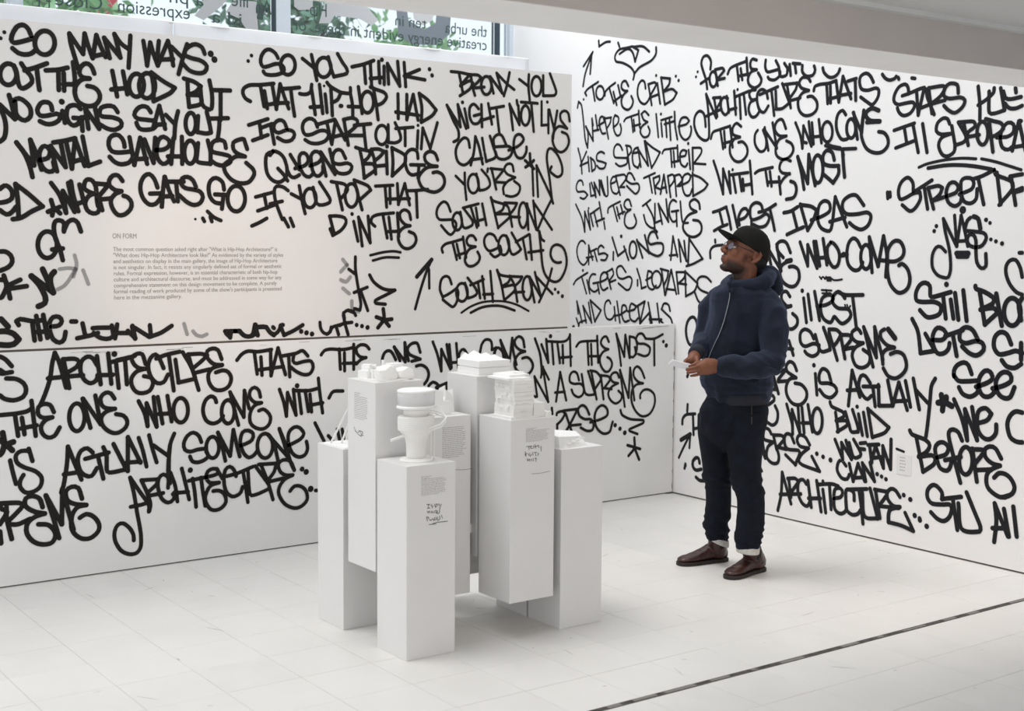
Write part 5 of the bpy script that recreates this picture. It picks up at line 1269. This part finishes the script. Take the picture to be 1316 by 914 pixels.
# hair and cap
mb = MB(); hell(mb, (-.046, 0, .016), (.072, .0755, .070), seg=26); part(mb, 'hair', hairm)
mb = MB()
for s_ in (1, -1): mb.ell(H(.000, s_*.0625, .014), [.013*SC, .008*SC, .026*SC], HM)
sb_ = mb
def capring(f, k, n=36):
    """f 0 = rim, 1 = crown"""
    out = []
    for i in range(n):
        a = 2*math.pi*i/n; ca, sa = math.cos(a), math.sin(a)
        rim = .036-.018*(1-ca)/2*1.0 - .022*((1-ca)/2)**2      # the rim drops towards the nape
        z0 = rim; z1 = .134
        th = f*math.pi/2; r = math.cos(th)**.75 if f < 1 else 0
        bx = .1015*k if ca > 0 else .1065*k; out.append(H(-.010+bx*ca*r+ .004*f, .0885*k*sa*r, z0+(z1-z0)*math.sin(th)**.9))
    return out
mb = MB(); mb.loft([capring(f, 1) for f in (0, .12, .25, .4, .55, .7, .82, .92, .98)]); part(mb, 'cap_crown', capm)
mb = MB(); mb.ell(H(-.006, 0, .134), [.008*SC, .008*SC, .003*SC], HM); part(mb, 'cap_button', capm)
mb = MB(); mb.loft([[p for p in capring(0, 1.012)], [p for p in capring(.12, 1.012)]], cap=False); part(mb, 'cap_band', capm)
mb = MB(); V = []; F = []; nu, nv = 16, 7
for side_ in (0, 1):
    for i in range(nu+1):
        a = math.radians(-62+124*i/nu)
        for j in range(nv+1):
            t = j/nv; r0x, r0y = .094, .085; ext = .080*math.cos(a)**.6*t
            x = -.010+r0x*math.cos(a)*1.05+ext; y = r0y*math.sin(a)*(1-.10*t)
            z = .038-.0*t + .012*t - .010*(y/.08)**2 - .0032*side_
            V.append(H(x, y, z))
b1 = (nu+1)*(nv+1)
for i in range(nu):
    for j in range(nv):
        a = i*(nv+1)+j; q = (a, a+nv+1, a+nv+2, a+1); F.append(q); F.append(tuple(b1+k for k in reversed(q)))
for i in range(nu): a = i*(nv+1)+nv; F.append((a, a+nv+1, b1+a+nv+1, b1+a))
for j in range(nv):
    F.append((j, j+1, b1+j+1, b1+j)); a = nu*(nv+1)+j; F.append((a, a+1, b1+a+1, b1+a))
mb.add(V, F, True); part(mb, 'cap_brim', capm)
# glasses
gl = MB(); gp = []
for s_ in (1, -1):
    P = [H(.1005-abs(.032+.021*math.cos(a))*.18, s_*(.032+.0235*math.cos(a)), -.001+.0185*math.sin(a)*(1 if math.sin(a) > 0 else 1.05)) for a in [2*math.pi*k/20 for k in range(21)]]
    gl.tube(P, .0018*SC, 6, ends=False)
    gl.tube([H(.090, s_*.0555, .006), H(.06, s_*.073, .008), H(.020, s_*.0765, .010), H(-.004, s_*.0775, .011)], .0021*SC, 6)
    lens = MB(); c = H(.0945, s_*.032, -.001); lens.add(P[:-1]+[c], [(i, (i+1) % 20, 20) for i in range(20)]); gp.append(lens)
gl.tube([H(.0985, .0105, .004), H(.104, 0, .007), H(.0985, -.0105, .004)], .0018*SC, 6)
fr_ = part(gl, 'glasses', black)
lm = bpy.data.materials.new('lens'); lm.use_nodes = True; lt = lm.node_tree; lb = lt.nodes['Principled BSDF']; lb.inputs['Base Color'].default_value = (.35, .42, .6, 1); lb.inputs['Roughness'].default_value = .03; lb.inputs['Specular IOR Level'].default_value = 1.0  # blue base colour stands in for the reflection on clear lenses
ltr = lt.nodes.new('ShaderNodeBsdfTransparent'); lmx = lt.nodes.new('ShaderNodeMixShader'); lmx.inputs[0].default_value = .30
lt.links.new(ltr.outputs[0], lmx.inputs[1]); lt.links.new(lb.outputs[0], lmx.inputs[2]); lt.links.new(lmx.outputs[0], lt.nodes['Material Output'].inputs[0])
for l_ in gp: l_.build('lens', lm, fr_)
# hoodie
hd = MB()
trunk(hd, [(955, 359, .0, 19, .085), (956, 367, .0, 31, .115), (956.5, 376, .0, 41, .14), (956.5, 390, 0, 43.5, .150), (954.5, 410, 0, 44.5, .152), (951, 432, 0, 45, .150), (947.5, 455, 0, 45, .150), (946.5, 475, 0, 44, .150), (947, 492, 0, 42.5, .148), (949, 506, 0, 39.5, .142), (949.5, 515, 0, 37, .138)])
def sleeve(P, R): hd.tube(P, R, 18)
sleeve([L(925, 383, .09), L(913, 400, .085), L(908.5, 420, .07), L(905.5, 436, .04), L(900, 446, -.04), L(895, 454, -.11)], [.062, .064, .058, .052, .046, .036])
sleeve([L(984, 386, -.07), L(991, 402, -.10), L(993.5, 424, -.125), L(995, 446, -.15), L(992, 463, -.175), L(978, 469.5, -.20), L(958, 470.5, -.215), L(940, 470.5, -.228), L(930, 470.3, -.233)], [.066, .073, .073, .070, .064, .060, .054, .049, .045])
def folds(c):
    v = Vector(c); d = .006*noise.noise(v*7)+.004*noise.noise(Vector((v.x*18+v.z*12, v.y*18, v.z*8)))
    m = max(0, 1-abs(v.z-1.06)/.17)*(1 if v.x > -.02 else .6)          # bunching at the elbows
    r = 1-abs(noise.noise(Vector((v.x*9, v.y*7, v.z*24+v.x*9))))*2.2
    d += m*.012*r
    q = 1-abs(noise.noise(Vector((v.x*7+v.z*4+4, v.y*7, v.z*5-v.x*8))))*2.4
    k = max(0, 1-abs(v.z-.95)/.10); d += .007*k*(1-abs(noise.noise(Vector((v.x*5, v.y*5, v.z*30))))*2.2)
    return d+.009*q*(1 if v.z < 1.42 else .4)
ho = voxel(hd, 'hoodie', .0062, hood, person, disp=folds, smooth=3)
# hood lying round the neck
hm = MB()
cz = L(960, 357, 0)
P = []; R_ = []
for i in range(25):
    a = 2*math.pi*i/24; fx = math.cos(a-math.radians(215)); P.append(Vector((cz.x+.002+.108*math.cos(a), .0+.098*math.sin(a), cz.z-.014-.030*fx))); R_.append(.020+.018*(1-fx)/2)
hm.tube(P, R_, 14, ends=False)
P2 = [Vector((p.x*.95+cz.x*.05, p.y*.95, p.z*.6+(cz.z-.045)*.4)) for p in P]; hm.tube(P2, [.034]*25, 12, ends=False)
hm.tube([L(990, 350, .03), L(995, 362, .06), L(996, 372, .08)], [.036, .045, .040], 14)
hm.tube([L(968, 352, .10), L(982, 348, .06), L(990, 354, .0), L(985, 362, -.07)], [.03, .034, .032, .028], 14)
hm.tube([L(940, 358, -.11), L(937, 364, -.125), L(938, 374, -.135)], [.012, .013, .011], 12)
voxel(hm, 'hood', .006, hood, person, disp=lambda c: .004*noise.noise(Vector(c)*16)+.004*(1-2*abs(noise.noise(Vector((c[0]*8, c[1]*8, c[2]*30))))), smooth=3)
# hem, cuffs, zip
mb = MB(); mb.loft([ringz(L(949.5, 505, 0), 39.6*PXM, .150), ringz(L(949.5, 511, 0), 39.2*PXM, .151), ringz(L(949.5, 517.5, 0), 37.8*PXM, .147)]); part(mb, 'hem', ribm_)
mb = MB(); mb.tube([L(935, 470.3, -.231), L(924.8, 470.4, -.236)], [.0455, .0425], 18, ends=False); part(mb, 'cuff', ribm_)
mb = MB(); mb.tube([L(897, 451.5, -.095), L(892.8, 456.2, -.135)], [.041, .037], 18, ends=False); part(mb, 'cuff', ribm_)
dep = bpy.context.evaluated_depsgraph_get()
from mathutils.bvhtree import BVHTree
bvh = BVHTree.FromPolygons([v.co for v in ho.data.vertices], [tuple(p.vertices) for p in ho.data.polygons])
def front(px, py):
    """surface point of the hoodie seen at this pixel"""
    a = L(px, py, -.6); b = L(px, py, .3); hitp = bvh.ray_cast(a, (b-a).normalized())[0]; return hitp
zp = []
for px, py in ((938.5, 373), (938, 382), (936, 392), (933.5, 402), (931, 412), (927.5, 422), (923.5, 432), (918.5, 442), (914, 452), (911, 460)):
    h3 = front(px, py)
    if h3: zp.append(h3+Vector((-.001, -.002, 0)))
mb = MB(); mb.tube(zp, .0042, 6); z_ = part(mb, 'zip_placket', ribm_)
mb = MB(); mb.tube([p+Vector((-.001, -.0035, 0)) for p in zp], .0018, 6); mb.build('zip', zipm, z_)
mb = MB(); mb.box(zp[0]+Vector((-.005, -.008, -.022)), zp[0]+Vector((.003, -.003, .0))); mb.build('zip_pull', zipm, z_)
# jeans
jn = MB()
jn.loft([ringz(L(949, 500, 0), 36*PXM, .128), ringz(L(946, 514, 0), 38*PXM, .134), ringz(L(943, 528, 0), 43*PXM, .138), ringz(L(941.5, 545, 0), 42*PXM, .135), ringz(L(941, 556, 0), 38*PXM, .12), ringz(L(940, 568, 0), 27*PXM, .09), ringz(L(940, 580, 0), 14*PXM, .06)])
def leg(rows): jn.loft([ringz(L(cx, py, y), hw*PXM, hd, 0) for cx, py, y, hw, hd in rows])
leg([(919.5, 532, .05), (918, 552, .055), (917, 571, .06), (919, 592, .07), (921.8, 612, .08), (922.8, 626, .085), (923.2, 642, .095), (922.5, 660, .11), (921, 674, .12), (921.5, 684, .127), (922.5, 693, .13)] and
    [(919.5, 532, .05, 23, .105), (918, 552, .055, 20.5, .100), (917.5, 571, .06, 18.5, .092), (919.5, 592, .07, 17.3, .084), (921.8, 610, .08, 16.8, .078), (922.6, 618, .08, 17.2, .08), (923.0, 630, .088, 16.6, .074), (923.2, 645, .095, 16.3, .070), (922.3, 662, .108, 15.8, .068), (921, 674, .12, 15.5, .067), (922, 684, .127, 14.5, .064), (922.5, 693, .13, 13.3, .060)])
leg([(961.5, 530, -.05, 24.5, .11), (959, 550, -.06, 23.5, .105), (957.5, 571, -.07, 23, .098), (957.5, 592, -.085, 20.5, .09), (958.8, 610, -.095, 18.3, .083), (960, 619, -.098, 18.6, .084), (963.5, 632, -.10, 17.5, .078), (965.2, 645, -.105, 17, .074), (965.3, 662, -.112, 16.7, .072), (964, 678, -.118, 16.0, .070), (961.5, 692, -.12, 14.8, .066), (961, 704, -.12, 13.8, .062)])
def jf(c):
    v = Vector(c); d = .003*noise.noise(v*8)
    knee = max(0, 1-abs(v.z-.475)/.07); ank = max(0, 1-abs(v.z-.21)/.13); crot = max(0, 1-abs(v.z-.80)/.14)
    r = 1-2*abs(noise.noise(Vector((v.x*5+2, v.y*5, v.z*26+v.x*5))))
    d += knee*.019*r+ank*.015*r
    d += crot*.007*(1-2*abs(noise.noise(Vector((v.x*14, v.y*9, v.z*10-v.x*12)))))
    return d+.0025*(1-2*abs(noise.noise(Vector((v.x*12, v.y*12, v.z*4+7)))))
je = voxel(jn, 'jeans', .006, denim, person, disp=jf, smooth=9)
for (cx, py, y, hw, hd, tl) in ((922.5, 693, .13, 14.2, .065, .42), (961, 705.5, -.12, 14.3, .067, .08)):
    mb = MB(); c = L(cx, py, y); rr = []
    for dz, k in ((.016, 1.0), (.010, 1.03), (-.012, 1.03), (-.018, 1.0), (-.018, .93), (.0, .90)): rr.append(ringz(c+Vector((0, 0, dz)), hw*PXM*k, hd*k, 0, 28, tiltx=-tl))
    mb.loft(rr, cap=False); part(mb, 'rolled_cuff', cuffm)
# pocket rivet and back pocket edge
bj = BVHTree.FromPolygons([v.co for v in je.data.vertices], [tuple(p.vertices) for p in je.data.polygons])
def frontj(px, py):
    a = L(px, py, -.6); b = L(px, py, .3); return bj.ray_cast(a, (b-a).normalized())[0]
p = frontj(966, 519.5)
if p: mb = MB(); mb.ell(p, (.005, .003, .005)); part(mb, 'rivet', zipm)
st = [q for q in (frontj(966, y) for y in range(521, 546, 4)) if q]
if len(st) > 2: mb = MB(); mb.tube([q+Vector((0, -.001, 0)) for q in st], .0012, 5); part(mb, 'pocket_stitching', mat('stitch', (.12, .10, .09), .8))
# boots
for toe, heel, d, ank in feet:
    Lf = .305; sd = Vector((-d.y, d.x, 0)); base = toe-d*Lf
    def sec(t, w, z0, z1, pw=2.6, n=20):
        c = base+d*(Lf*t); out = []
        for k in range(n):
            a = 2*math.pi*k/n; ca, sa = math.cos(a), math.sin(a)
            out.append(c+sd*(w*math.copysign(abs(ca)**(2/pw), ca))+Vector((0, 0, (z0+z1)/2+(z1-z0)/2*math.copysign(abs(sa)**(2/pw), sa))))
        return out
    mb = MB()
    mb.loft([sec(.012, .018, .02, .05), sec(.04, .030, .018, .075), (sec(.12, .036, .018, .10)), sec(.24, .038, .018, .105), sec(.36, .038, .018, .100), sec(.48, .040, .018, .082), sec(.60, .044, .018, .066), sec(.72, .047, .018, .054), sec(.84, .045, .018, .048), sec(.93, .036, .018, .042), sec(.985, .018, .02, .034)])
    a0 = base+d*(Lf*.19); up_ = ank-a0; top_ = Vector((ank.x, ank.y, .175))
    tub = MB(); c0 = a0+Vector((0, 0, .055)); mb.tube([c0, (c0+top_)/2+d*.004, top_], [.050, .050, .052], 18)
    o = voxel(mb, 'boot', .005, boot, person, disp=lambda c: .0012*noise.noise(Vector(c)*40)+.0018*(1-2*abs(noise.noise(Vector((c[0]*30, c[1]*30, c[2]*18)))))*(1 if c[2] > .05 else 0), smooth=3)
    mb = MB(); out = []
    pr = [(.0, .020), (.04, .033), (.12, .040), (.25, .040), (.36, .039), (.5, .042), (.62, .047), (.74, .050), (.86, .047), (.94, .038), (.99, .022), (1.005, .008)]
    pl = [(base+d*(Lf*t)+sd*w_) for t, w_ in pr]+[(base+d*(Lf*t)-sd*w_) for t, w_ in reversed(pr)]
    mb.prism([(q.x, q.y) for q in pl], 0.0, .020); mb.build('sole', solem, o, bevel=.003)
    g_ = (c0*.42+top_*.58); rr = Matrix((d, sd, Vector((0, 0, 1)))).transposed()
    for s_ in (1, -1):
        mb = MB(); mb.ell(g_+sd*s_*.041, (.022, .0125, .042), rr, seg=14, rg=10); mb.build('elastic_gusset', elas, o)
# phone
pc = L(877.5, 469.5, -.215); ph = empty('smartphone', (0, 0, 0)); tag(ph, 'white smartphone held flat in both hands of the standing man', 'phone')
wm = Matrix.Translation(Vector(MC)) @ Matrix.Rotation(math.atan2(RT[1], RT[0]), 4, 'Z')
ph.location = wm @ pc; ph.rotation_euler = (math.radians(-24), math.radians(14), math.atan2(RT[1], RT[0])+math.radians(8))
mb = MB(); mb.box((-.068, -.034, -.0042), (.068, .034, .0042)); mb.build('case', mat('phone_white', (.80, .80, .84), .25), ph, bevel=.003)
mb = MB(); mb.box((-.058, -.031, .0040), (.058, .031, .0048)); mb.build('display', mat('phone_display', (.30, .30, .36), .08), ph)
